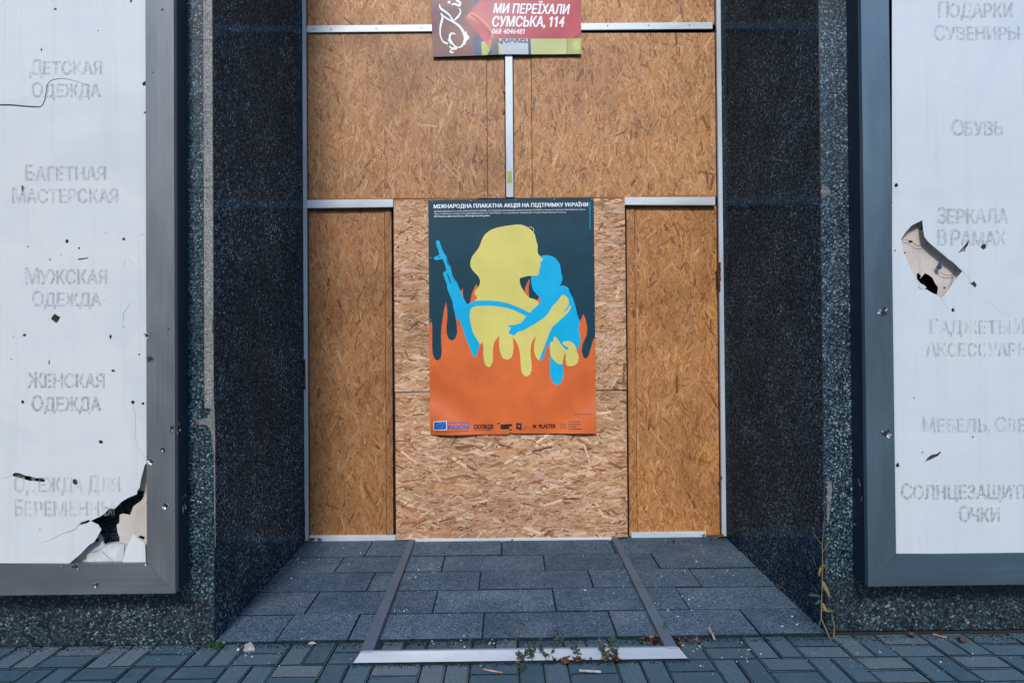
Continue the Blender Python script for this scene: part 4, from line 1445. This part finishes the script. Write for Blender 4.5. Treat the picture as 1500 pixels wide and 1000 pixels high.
        lay.append((a7([(875, 280), (856, 350), (835, 380), (822, 415), (755, 425), (820, 350)]), None))
        lay.append((a7([(985, 365), (1020, 328), (1050, 345), (1045, 380), (1015, 397)]), None))
        lay.append((a7([(866, 740), (900, 742), (915, 722), (952, 762), (930, 797), (905, 768)]), None))
        lay.append(B(1312.6, 367, 1.6))
        for q in ((1314.6, 271, 3), (1398, 454, 2.2, 3), (1340.7, 583, 1.1), (1316.4, 681.5, 3, 3.4), (1353, 663, 1.3), (1427, 640, 1.4), (1336, 360, .8), (1426, 749, 1)):
            lay.append(B(*q))
        lay.append(([(1356, 677), (1361, 670), (1367, 666), (1374, 665), (1379, 661), (1380.5, 663), (1376, 668), (1370, 671), (1362, 675)], None))
        lay.append((slit([(1380, 436), (1385, 444), (1391, 453.5)], 0.5, 0.25), None))
        lay.append((slit([(1411.5, 396), (1417, 403), (1422.5, 412)], 0.3, 0.3), None))
        lay.append((slit([(1443, 439), (1458, 448), (1473, 460)], 0.25, 0.15), None))
        pm_ = MAT['panel_r']
    sheet('sign_panel', lay, lambda x, z: YPAN, [pm_], t, 0, 0, False, 0.003, YBOX)
    # beige tray behind
    if left:
        Tl = [([(-24, -190), (215, -190), (215, 826), (-24, 826)], 0),
              (a5([(700, 640), (945, 480), (1040, 420), (1190, 340), (1240, 345), (1238, 395), (1215, 430), (1150, 475), (1140, 500), (1120, 552), (1060, 540), (1030, 548), (1028, 620), (1004, 636), (1012, 700), (1030, 745), (1030, 785), (950, 795), (905, 810), (880, 750), (860, 715), (780, 760), (700, 800)]), None),
              (a5([(1185, 742), (1215, 728), (1248, 742), (1240, 765)]), None),
              (a5([(95, 200), (120, 185), (140, 240), (100, 235)]), None), (a5([(215, 215), (265, 220), (275, 268), (210, 250)]), None), (a5([(300, 235), (400, 240), (390, 280), (310, 270)]), None)]
    else:
        Tl = [([(1308, -190), (1557, -190), (1557, 812), (1308, 812)], 0),
              (a7([(305, 655), (325, 638), (352, 676), (340, 700), (395, 642), (430, 660), (470, 690), (500, 750), (530, 790), (520, 868), (460, 850), (380, 800), (340, 740), (310, 705)]), None),
              (a7([(320, 190), (350, 175), (360, 130), (395, 120), (400, 190)]), None),
              (a7(blob(595, 796, 11)), None), (a7(blob(182, 430, 9)), None), (a7(blob(240, 312, 22, 14)), None)]
    # shift the tray's outline so that it is seen through the hole from the camera (it stands deeper)
    sheet('back_tray', Tl, lambda x, z: YTRAY, [MAT['beige']], t, 0, 0, False, 0.002, YTRAY)
    lw = dict(bold=0.012)
    Yt = YPAN
    R1, R2, R3 = MAT['res_strong'], MAT['res_mid'], MAT['res_faint']
    if left:
        T = [('ДЕТСКАЯ', 41, 148, 86.5, 108.6, R2), ('ОДЕЖДА', 44, 146.5, 120, 141.8, R2), ('БАГЕТНАЯ', 35, 154, 241, 264, R2), ('МАСТЕРСКАЯ', 16, 172, 274, 297, R2), ('МУЖСКАЯ', 35, 156, 392, 416, R2), ('ОДЕЖДА', 45, 147, 426, 448.5, R2),
             ('ЖЕНСКАЯ', 38, 152, 545, 568, R1), ('ОДЕЖДА', 44, 147, 579, 602, R1), ('ОДЕЖДА ДЛЯ', 18, 175, 697, 721, R3), ('БЕРЕМЕННЫХ', 18, 186, 732, 756, R3)]
    else:
        T = [('ПОДАРКИ', 1375.5, 1486, 1.5, 25, R2), ('СУВЕНИРЫ', 1369, 1496, 36, 58, R2), ('ОБУВЬ', 1395, 1472, 175, 198, R2), ('ЗЕРКАЛА', 1374, 1479, 303, 327, R2), ('В РАМАХ', 1374, 1476, 336, 359, R2), ('ГАДЖЕТЫ И', 1363, 1504, 467, 489, R3),
             ('АКСЕССУАРЫ', 1357, 1510, 500, 522, R3), ('МЕБЕЛЬ, СВЕТ', 1352, 1520, 611, 633, R3), ('СОЛНЦЕЗАЩИТНЫЕ', 1321, 1549, 708, 731.5, R1), ('ОЧКИ', 1406, 1466.5, 741, 764.5, R1)]
    for (s, u0, u1, v0, v1, m_) in T:
        if 'БЕРЕМ' in s:
            s, u1 = 'БЕРЕМЕННЫ', 166
        text_obj('lettering', s, u0, u1, v0, v1, YBOX, m_, t, slope=-0.004, bold=0.040, sc_first=1.13, Yfun=lambda x, z: YPAN, off=0.0006)
    return t


lb1 = lightbox(True)
lb2 = lightbox(False)
# bullet damage in the frames
for q in ((215.2, 491.5, 4.6), (220.5, 525.4, 4.4), (222, 676, 5), (239.4, 657.5, 4.2), (243.6, 740.6, 5.4), (111.6, 829.4, 5.2), (141.6, 855.8, 4.4), (216, 826, 3.2), (92.4, 827, 2), (238, 15, 2.2), (247, 482, 2.2), (216.5, 668, 2), (224, 106, 1.6), (215.6, 736, 1.4), (119, 862, 1.6)):
    bullet(lb1, q[0], q[1], YBOX, q[2])
for q in ((1293.6, 458.5, 8.5), (1296.6, 635, 7.5), (1308, 640, 1.8), (1297, 84, 1.6), (1305, 470, 1.6), (1306, 297, 1.6)):
    bullet(lb2, q[0], q[1], YBOX, q[2])
xL_o = P(255.7, 500, YBOX).x
xR_o = P(1267.5, 500, YBOX).x
bullet(lb1, 262, 626, YBOX + .03, 9, 1.0, (xL_o - 0.0028, 1))
bullet(lb1, 270, 733, YBOX + .075, 9, 1.8, (xL_o - 0.0028, 1))
bullet(lb1, 252, 627, YBOX, 5)
bullet(lb2, 1258, 722, YBOX + .055, 9, 2.4, (xR_o + 0.0028, -1))
bullet(lb2, 1252, 767, YBOX + .09, 6, 1.4, (xR_o + 0.0028, -1))
bullet(wl, 283.5, 730, YF, 4)


def a5p(x, y, Y):
    return P(x / 5.882, 660 + y / 5.882, Y)


def a7p(x, y, Y):
    return P(1300 + x / 7.143, 310 + y / 7.143, Y)


# left box: fallen pieces inside and wires
def sh(name, pts, Y0, m_, par, tilt=0.0, th=0.002):
    w_ = [a5p(x, y, Y0) if par is lb1 else a7p(x, y, Y0) for x, y in pts]
    zc = sum(p.z for p in w_) / len(w_)
    vs = [(p.x, p.y + tilt * (p.z - zc), p.z) for p in w_]
    o = mesh(name, vs, [list(range(len(vs)))], m_, par)
    md = o.modifiers.new('t', 'SOLIDIFY')
    md.thickness = th
    return o


sh('panel_shard', [(1145, 720), (1252, 798), (1262, 975), (1060, 975), (1080, 860)], YPAN + 0.012, MAT['panel_l'], lb1, 0.03, 0.003)
sh('tray_fragment', [(757, 835), (790, 790), (830, 750), (862, 714), (885, 745), (892, 800), (905, 812), (960, 795), (1075, 802), (1070, 975), (775, 975), (752, 905)], YPAN + 0.030, MAT['greyboard'], lb1, 0.08)
sh('tray_fragment', [(775, 795), (800, 765), (850, 752), (855, 775), (820, 785)], YPAN + 0.026, MAT['hole'], lb1)
tube('wire', [a5p(x, y, YPAN + .022) for x, y in ((760, 870), (800, 868), (850, 850), (890, 815), (930, 793), (980, 785), (1040, 780), (1100, 805), (1160, 825), (1262, 836))], 0.0009, MAT['wire_pale'], lb1)
tube('wire', [a5p(x, y, YPAN + .024) for x, y in ((880, 865), (910, 895), (950, 930), (990, 965))], 0.0007, MAT['wire'], lb1)
# right box wires
tube('wire', [a7p(x, y, YTRAY - .012) for x, y in ((150, 302), (190, 296), (240, 305), (262, 325), (300, 352), (340, 362), (385, 350), (440, 315))], 0.0011, MAT['wire'], lb2)
tube('wire', [a7p(x, y, YTRAY - .012) for x, y in ((600, 455), (575, 475), (555, 505), (548, 540))], 0.0010, MAT['wire'], lb2)
tube('wire', [a7p(x, y, YTRAY - .012) for x, y in ((545, 400), (562, 440), (566, 470))], 0.0009, MAT['wire'], lb2)
tube('wire', [a7p(x, y, YTRAY - .012) for x, y in ((543, 605), (560, 640), (600, 662), (650, 666), (720, 658))], 0.0010, MAT['wire'], lb2)
tube('wire', [a7p(x, y, YTRAY - .015) for x, y in ((714, 545), (700, 620), (680, 710), (662, 800))], 0.0010, MAT['wire'], lb2)
tube('wire', [a7p(x, y, YTRAY - .01) for x, y in ((358, 640), (352, 560), (342, 470))], 0.0006, MAT['wire_pale'], lb2)
sh('wire_connector', [(538, 530), (556, 570), (556, 598), (530, 606), (508, 578)], YTRAY - .016, MAT['blue_plastic'], lb2, 0, 0.008)
sh('torn_flap', [(325, 790), (340, 748), (380, 765), (405, 795), (380, 812), (345, 812)], YPAN + .012, MAT['greyboard'], lb2, 0.3)
sh('panel_shard', [(1170 * 1, 300 * 1), (1171, 300), (1171, 301)], YTRAY - .01, MAT['beige'], lb2) if False else None

# ------------------------------------------------------------------ floor frame of aluminium profile
mf = thing('floor_mat_frame', (0.05, 2.55, 0.0), 'empty aluminium door mat frame on the floor before the middle door', 'mat frame')
xfl, xfr = G(535, 950, 0.03).x - 0.012, G(988, 945, 0.03).x + 0.010
yfA, yfB = 2.523, 2.552
zA, zB = 0.003, 0.037
pL0, pR0 = G(521, 963, 0.0).x, G(1003, 956, 0.0).x
pL1, pR1 = G(535, 949, zB).x, G(988, 944, zB).x
hexa('front_bar', [(pL0, yfA, zA), (pR0, yfA, zA), (pR1, yfB + .002, zA), (pL1, yfB + .002, zA), (pL1 - .012, yfA + .022, zB), (pR1 + .012, yfA + .022, zB), (pR1, yfB + .002, zB + .001), (pL1, yfB + .002, zB + .001)], MAT['floor_bar'], mf, 0.001)


def side_rail(ua, ub, ua2, ub2, inner):
    xa0, xa1 = G(ua, 955, 0.035).x, G(ub, 955, 0.035).x
    xb0, xb1 = G(ua2, 792, 0.068).x, G(ub2, 792, 0.068).x
    y0, y1 = yfB - 0.01, YB - 0.045
    z0, z1 = 0.034, 0.068
    h = 0.004
    hexa('side_rail', [(xa0, y0, z0 - h), (xa1, y0, z0 - h), (xb1, y1, z1 - h), (xb0, y1, z1 - h), (xa0, y0, z0), (xa1, y0, z0), (xb1, y1, z1), (xb0, y1, z1)], MAT['rail'], mf, 0.001)
    s = 1 if inner > 0 else -1
    xi0, xi1 = (xa1, xb1) if s > 0 else (xa0, xb0)
    hexa('rail_lip', [(min(xi0, xi0 - s * .004), y0 + .02, 0.0), (max(xi0, xi0 - s * .004), y0 + .02, 0.0), (max(xi1, xi1 - s * .004), y1, fz(y1) - .002), (min(xi1, xi1 - s * .004), y1, fz(y1) - .002),
                      (min(xi0, xi0 - s * .004), y0 + .02, z0 - h - .0005), (max(xi0, xi0 - s * .004), y0 + .02, z0 - h - .0005), (max(xi1, xi1 - s * .004), y1, z1 - h - .0005), (min(xi1, xi1 - s * .004), y1, z1 - h - .0005)], MAT['rail'], mf, 0)


side_rail(526, 545, 598, 607, 1)
side_rail(979, 997, 899, 908, -1)

# ------------------------------------------------------------------ litter and weeds
rl = random.Random(11)


def leaf_mesh(name, L_, W_, curl, seed, mat):
    rp = random.Random(seed)
    bm = bmesh.new()
    n_ = 5
    rows_ = []
    for i in range(n_ + 1):
        t = i / n_
        w_ = W_ * math.sin(math.pi * min(max(t, 0.04), 0.97)) ** 0.7 * 0.5 * rp.uniform(.8, 1.15)
        x = (t - 0.5) * L_
        z = curl * (t - 0.5) ** 2 * 4 * L_ * 0.35 + rp.uniform(-.001, .001)
        rows_.append([bm.verts.new((x, -w_, z + w_ * curl * .9)), bm.verts.new((x, 0, z)), bm.verts.new((x, w_, z + w_ * curl * rp.uniform(.3, 1.3)))])
    for i in range(n_):
        for k in (0, 1):
            bm.faces.new((rows_[i][k], rows_[i + 1][k], rows_[i + 1][k + 1], rows_[i][k + 1]))
    me = bpy.data.meshes.new(name)
    bm.to_mesh(me)
    bm.free()
    me.materials.append(mat)
    for p in me.polygons:
        p.use_smooth = True
    return me


LM = [leaf_mesh('dry_leaf', rl.uniform(.022, .045), rl.uniform(.012, .022), rl.uniform(.4, 1.4), s, MAT['leaf'] if s % 3 else MAT['leaf2']) for s in range(8)]


def leaf_at(u, v, z, label, group, scale=1.0, rot=None):
    me_ = rl.choice(LM)
    if group and me_.materials[0] == MAT['leaf2']:
        label = 'tan ' + label.replace('rusty brown ', '').replace('orange brown ', '').replace('brown ', '')
    o = bpy.data.objects.new('dry_leaf', me_)
    COL.objects.link(o)
    p = G(u, v, z)
    if p.y > YF - 0.01:
        z = fz(min(p.y, YB)) + 0.003
        p = G(u, v, z)
        z += 0.004
    o.location = (p.x, p.y, z + 0.005)
    o.rotation_euler = (rl.uniform(-.7, .7), rl.uniform(-.5, .5), rl.uniform(0, 6.3)) if rot is None else rot
    o.scale = (scale,) * 3
    tag(o, label, 'leaf', group)
    return o


for k in range(34):
    u = rl.gauss(826, 30) if k < 24 else rl.uniform(885, 910)
    leaf_at(u, rl.uniform(964, 971), 0.002, 'curled brown dry leaf in the heap before the white floor bar', 'dry leaves before the floor bar', rl.uniform(.7, 1.3))
for k in range(16):
    leaf_at(rl.uniform(938, 968), rl.uniform(936, 944), 0.0, 'brown dry leaf caught inside the right corner of the mat frame', 'dry leaves in the mat frame corner', rl.uniform(.6, 1.1))
for k in range(14):
    leaf_at(rl.uniform(990, 1025), rl.uniform(934, 944), 0.0, 'rusty brown leaf by the tile edge just right of the mat frame', 'dry leaves right of the mat frame', rl.uniform(.5, .9))
for (u, v) in ((1139, 862), (1144, 865), (1149, 864)):
    leaf_at(u, v, 0.03, 'orange brown leaf at the foot of the right granite wall inside the entrance', 'leaves at the right wall foot', .7)
for k in range(9):
    leaf_at(rl.uniform(1030, 1066), rl.uniform(786, 792), 0.05, 'brown leaf in the far right corner of the entrance', 'leaves in the far right corner', .9)
for k in range(7):
    leaf_at(rl.uniform(441, 468), rl.uniform(789, 795), 0.05, 'brown leaf in the far left corner of the entrance', 'leaves in the far left corner', .9)
for (u, v) in ((604, 925), (596, 945), (600, 938)):
    leaf_at(u, v, 0.0, 'brown leaf lying against the left rail of the mat frame', 'leaves at the left rail', .9)
leaf_at(751, 793, .05, 'single dark leaf under the middle door sill', None, 1.0)
leaf_at(986, 795, .05, 'single red brown leaf on the tiles below the right bay', None, 1.0)
leaf_at(1282, 938, 0, 'small orange leaf on the pavers right of the entrance corner', None, .8)
leaf_at(1335, 934, 0, 'tan curled leaf on the pavers under the right light box', None, 1.2)
leaf_at(1410, 941, 0, 'dark orange leaf at the foot of the wall far right', None, 1.3)
leaf_at(1406, 938, 0, 'brown leaf overlapping the dark orange one at the wall far right', None, 1.1)


def stick(u0, v0, u1, v1, z0, z1, r, label, mat=None):
    a_, b_ = G(u0, v0, z0), G(u1, v1, z0)
    if z1 != z0:
        b_ = Vector((P(u1, v1, a_.y + .02)))
    pts = [a_.lerp(b_, t) + Vector((rl.uniform(-.0015, .0015), 0, r + rl.uniform(0, .001))) for t in (0, .25, .5, .75, 1)]
    o = tube('wood_splinter', pts, r, mat or MAT['stick'])
    tag(o, label, 'splinter')


stick(1047, 938, 1038, 919, 0.0, 0.05, 0.0045, 'tan wood splinter standing up at the tile edge right of the mat frame')
stick(848, 983.5, 881, 985.5, 0.0, 0.0, 0.005, 'pale flat wood splinter lying on the pavers before the mat frame', MAT['concrete'])
stick(708, 981, 736, 986, 0.0, 0.0, 0.003, 'thin tan stick lying on the pavers below the leaf heap')
stick(1367, 930, 1387, 935, 0.0, 0.0, 0.004, 'long brown stick on the pavers against the right wall')


def rock(u, v, sx, sz, label, seed):
    rp = random.Random(seed)
    p = G(u, v, 0)
    bm = bmesh.new()
    r_ = bmesh.ops.create_icosphere(bm, subdivisions=2, radius=1)
    for vv in bm.verts:
        n_ = noise.noise(vv.co * 1.3 + Vector((seed, 0, 0)))
        vv.co *= 1 + .5 * n_
        vv.co.x *= sx * (1 - .45 * max(0, vv.co.z))
        vv.co.y *= sx * .7
        vv.co.z = (max(-0.3, vv.co.z) + .3) * sz
    me = bpy.data.meshes.new('concrete_chunk')
    bm.to_mesh(me)
    bm.free()
    o = link('concrete_chunk', me, MAT['concrete'], None, (p.x, p.y, 0))
    tag(o, label, 'rubble')


rock(365, 951, .026, .022, 'pale wedge of broken concrete on the pavers near the left wall corner', 3)
rock(457, 941.5, .016, .006, 'flat pale chip on the pavers left of the mat frame', 8)
rock(1000, 945, .007, .005, 'tiny pale chip beside the right end of the floor bar', 9)

# glass and plaster crumbs
vs, fs = [], []


def crumb(p, s):
    s0 = len(vs)
    n_ = rl.choice((4, 5, 6))
    ph = rl.random() * 6
    el = rl.uniform(.5, 1)
    top = []
    for k in range(n_):
        t = ph + k * 6.283 / n_
        r_ = s * rl.uniform(.6, 1.2)
        vs.append((p.x + r_ * math.cos(t), p.y + r_ * el * math.sin(t), p.z))
    for k in range(n_):
        t = ph + k * 6.283 / n_
        r_ = s * rl.uniform(.4, .9)
        vs.append((p.x + r_ * math.cos(t), p.y + r_ * el * math.sin(t), p.z + s * rl.uniform(.3, .9)))
    fs.append([s0 + n_ + k for k in range(n_)])
    for k in range(n_):
        fs.append([s0 + k, s0 + (k + 1) % n_, s0 + n_ + (k + 1) % n_, s0 + n_ + k])


def crumbs(n_, uc, vc, su, sv, s0, s1):
    for _ in range(int(n_ * .7)):
        u, v = rl.gauss(uc, su), rl.gauss(vc, sv)
        p = G(u, v, 0.0)
        if p.y > YF:
            y = min(p.y, YB - .03)
            p = G(u, v, fz(y) + 0.0005)
            if p.x < XL + .01 or p.x > XR - .01 or p.y > YB - .04:
                continue
        elif p.y > YF - 0.008:
            continue
        crumb(p, rl.uniform(s0, s1) * rl.choice((1, 1, .6, .6, 1.4)))


crumbs(16, 357, 962, 14, 9, .002, .0055)
crumbs(14, 440, 965, 40, 6, .0015, .004)
crumbs(30, 1110, 958, 45, 12, .0015, .004)
crumbs(18, 1020, 950, 12, 5, .002, .0045)
crumbs(30, 440, 850, 30, 25, .002, .0045)
crumbs(22, 480, 815, 50, 8, .002, .004)
crumbs(60, 612, 833, 14, 18, .001, .0035)
crumbs(14, 580, 900, 10, 8, .002, .005)
crumbs(46, 912, 840, 10, 16, .001, .003)
crumbs(30, 972, 880, 20, 12, .002, .0045)
crumbs(26, 1020, 830, 30, 20, .002, .005)
crumbs(30, 760, 840, 110, 30, .001, .003)
crumbs(40, 750, 905, 120, 22, .001, .0025)
crumbs(30, 690, 941, 40, 3, .002, .004)
crumbs(20, 900, 940, 40, 3, .002, .004)
crumbs(60, 200, 950, 100, 8, .001, .003)
crumbs(50, 1330, 955, 100, 16, .001, .003)
crumbs(10, 1170, 905, 20, 8, .002, .0045)
crumbs(50, 750, 975, 380, 12, .001, .0028)
tag(mesh('glass_crumbs', vs, fs, MAT['glass_bits']), 'scattered pale crumbs of glass and plaster over tiles and pavers', 'debris', None, 'stuff')
# soil and crumbs along the foot of the walls and the tile edge
vs, fs = [], []
for _ in range(2600):
    x = rl.uniform(-2.3, 2.3)
    y = YF - abs(rl.gauss(0, 0.022)) - 0.004
    crumb(Vector((x, y, 0.0)), rl.uniform(.0012, .0035))
for _ in range(1500):
    x = rl.uniform(pL0, pR0)
    crumb(Vector((x, yfA - abs(rl.gauss(0, .012)) - .002, 0)), rl.uniform(.0012, .004))
tag(mesh('soil_crumbs', vs, fs, MAT['soil']), 'dark loose soil along the foot of the walls and the floor bar', 'soil', None, 'stuff')
vs, fs = [], []
for _ in range(1600):
    x = rl.uniform(-2.3, XL) if rl.random() < .6 else rl.uniform(XR, 2.3)
    y = YF - abs(rl.gauss(0, 0.045)) - 0.012
    if noise.noise(Vector((x * 4, y * 6, 0))) > -0.15:
        crumb(Vector((x, y, 0.0)), rl.uniform(.001, .0032))
tag(mesh('mortar_crumbs', vs, fs, MAT['mortar']), 'grey mortar crumbs spilled on the pavers below the granite walls', 'debris', None, 'stuff')
# moss tuft at the left wall corner
vs, fs = [], []
p0 = G(325, 935, 0.0)
for _ in range(220):
    q = Vector((p0.x + rl.gauss(0, .017), min(p0.y, YF - .004) + rl.gauss(0, .007) - .008, 0))
    hgt = rl.uniform(.006, .018)
    s0 = len(vs)
    a_ = rl.random() * 6.28
    vs += [q + Vector((.003 * math.cos(a_), .003 * math.sin(a_), 0)), q - Vector((.003 * math.cos(a_), .003 * math.sin(a_), 0)), q + Vector((rl.gauss(0, .005), rl.gauss(0, .005), hgt))]
    fs.append([s0, s0 + 1, s0 + 2])
tag(mesh('moss', vs, fs, MAT['moss']), 'small green moss tuft at the foot of the left wall corner', 'moss', None, 'stuff')


def blade(name, base, direction, L_, W_, mat, parent, droop=0.4):
    d = Vector(direction).normalized()
    s = d.cross(Vector((0.2, -1, 0.1))).normalized()
    vs, fs = [], []
    n_ = 6
    for i in range(n_ + 1):
        t = i / n_
        c = Vector(base) + d * L_ * t + Vector((0, 0, -droop * L_ * t * t))
        w_ = W_ * math.sin(math.pi * (0.06 + 0.92 * t)) ** .8 / 2
        vs += [c - s * w_, c + Vector((0, .15 * w_, -.2 * w_)), c + s * w_]
        if i:
            a_ = 3 * i
            fs += [[a_ - 3, a_ - 2, a_ + 1, a_], [a_ - 2, a_ - 1, a_ + 2, a_ + 1]]
    return mesh(name, vs, fs, mat, parent, True)


# tall weed at the right corner
base = Vector((XR + 0.004, YF - 0.02, 0.0))
wd = thing('tall_weed', base, 'tall half dry weed with yellow leaves at the corner of the right wall', 'weed')
cx = lambda u, v, Y=YF - .02: P(u, v, Y)
stem_pts = [base, cx(1203, 905), cx(1203.5, 880), cx(1204.5, 850), cx(1205, 825), cx(1204.5, 800), cx(1206, 780), cx(1207.5, 757)]
tube('stem', stem_pts, 0.0030, MAT['stem'], wd, True)
tube('twig', [cx(1205, 808), cx(1212, 797), cx(1217, 787), cx(1219, 780)], 0.0018, MAT['stem'], wd, True)
tube('twig', [cx(1204.5, 798), cx(1198, 790), cx(1193, 782), cx(1189, 770)], 0.0014, MAT['stem'], wd, True)
for (u, v, du, dv, L_, W_, m_, dr) in ((1203, 828, 6, 3, .05, .026, 'yellowleaf', .9), (1203, 830, -4, -4, .035, .018, 'yellowleaf', .6), (1204, 850, 8, -14, .05, .022, 'yellowleaf', .4), (1206, 853, 7, -12, .055, .022, 'yellowleaf', .5),
                                        (1202, 873, -16, 5, .075, .014, 'green', .1), (1203, 878, -10, -3, .04, .015, 'green', .2), (1204, 882, 4, -8, .035, .02, 'yellowleaf', .3), (1205, 889, 13, -3, .06, .016, 'green', .1), (1204, 893, 9, 1, .045, .014, 'yellowleaf', .2), (1203, 905, -5, -9, .04, .012, 'green', .1), (1203, 870, 2, 9, .04, .013, 'green', .1)):
    b_ = cx(u, v)
    blade('leaf', b_, (du, -3, dv), L_ * .8, W_ * .7, MAT[m_], wd, dr)
tube('stem', [base + Vector((.02, .006, 0)), base + Vector((.022, .008, .05)), base + Vector((.012, .008, .10))], 0.0035, MAT['stem'], wd, True)


def weed(u, v, hgt, n_leaf, label, seed, spread=0.5, dark=True, tallstem=False):
    rp = random.Random(seed)
    b_ = G(u, v, 0.0)
    t = thing('small_weed', b_, label, 'weed', 'small weeds along the floor bar')
    for s in range(rp.choice((2, 3)) if not tallstem else 1):
        top = b_ + Vector((rp.uniform(-spread, spread) * hgt, rp.uniform(-.2, .2) * hgt, hgt * rp.uniform(.75, 1.1)))
        mid = b_.lerp(top, .5) + Vector((rp.uniform(-.1, .1) * hgt, 0, .02 * hgt))
        tube('stem', [b_, mid, top], 0.0011, MAT['green' if dark else 'stem'], t, True)
        for k in range(n_leaf):
            f_ = rp.uniform(.25, 1.0)
            q = b_.lerp(mid, f_ * 2) if f_ < .5 else mid.lerp(top, f_ * 2 - 1)
            blade('leaf', q, (rp.uniform(-1, 1), rp.uniform(-.8, .5), rp.uniform(-.1, 1)), rp.uniform(.010, .022), rp.uniform(.004, .009), MAT['green' if rp.random() < .85 else 'leaf'], t, rp.uniform(0, .4))
    return t


for i, (u, v, h, nl) in enumerate(((780, 968, .06, 12), (801, 968, .085, 12), (847, 966, .06, 8), (884, 968, .09, 15), (905, 967, .085, 12), (765, 969, .045, 9))):
    weed(u, v, h, nl, ['low green weed left of the leaf heap at the floor bar', 'upright green weed at the left side of the leaf heap', 'small weed at the right side of the leaf heap', 'leafy green weed between the leaf heap and the bar end', 'upright weed nearest the right end of the floor bar', 'creeping weed at the middle of the floor bar'][i], 60 + i)
weed(824, 942, .06, 5, 'weed growing behind the floor bar above the leaf heap', 71)
weed(970, 935, .09, 5, 'slender green weed beside the right rail of the mat frame', 72, .25)
weed(690, 962, .14, 5, 'thin reddish weed rising over the left part of the floor bar', 73, .15, False, True)
weed(754, 962, .20, 5, 'thin bare stalk rising over the middle of the floor bar', 74, .3, False, True)
weed(766, 985, .04, 9, 'dark creeping weed in the joints of the pavers before the bar', 75)
weed(880, 944, .13, 4, 'thin stalk behind the right part of the floor bar', 76, .1, False, True)

print("objects", len(bpy.data.objects), "polys", sum(len(m_.polygons) for m_ in bpy.data.meshes))
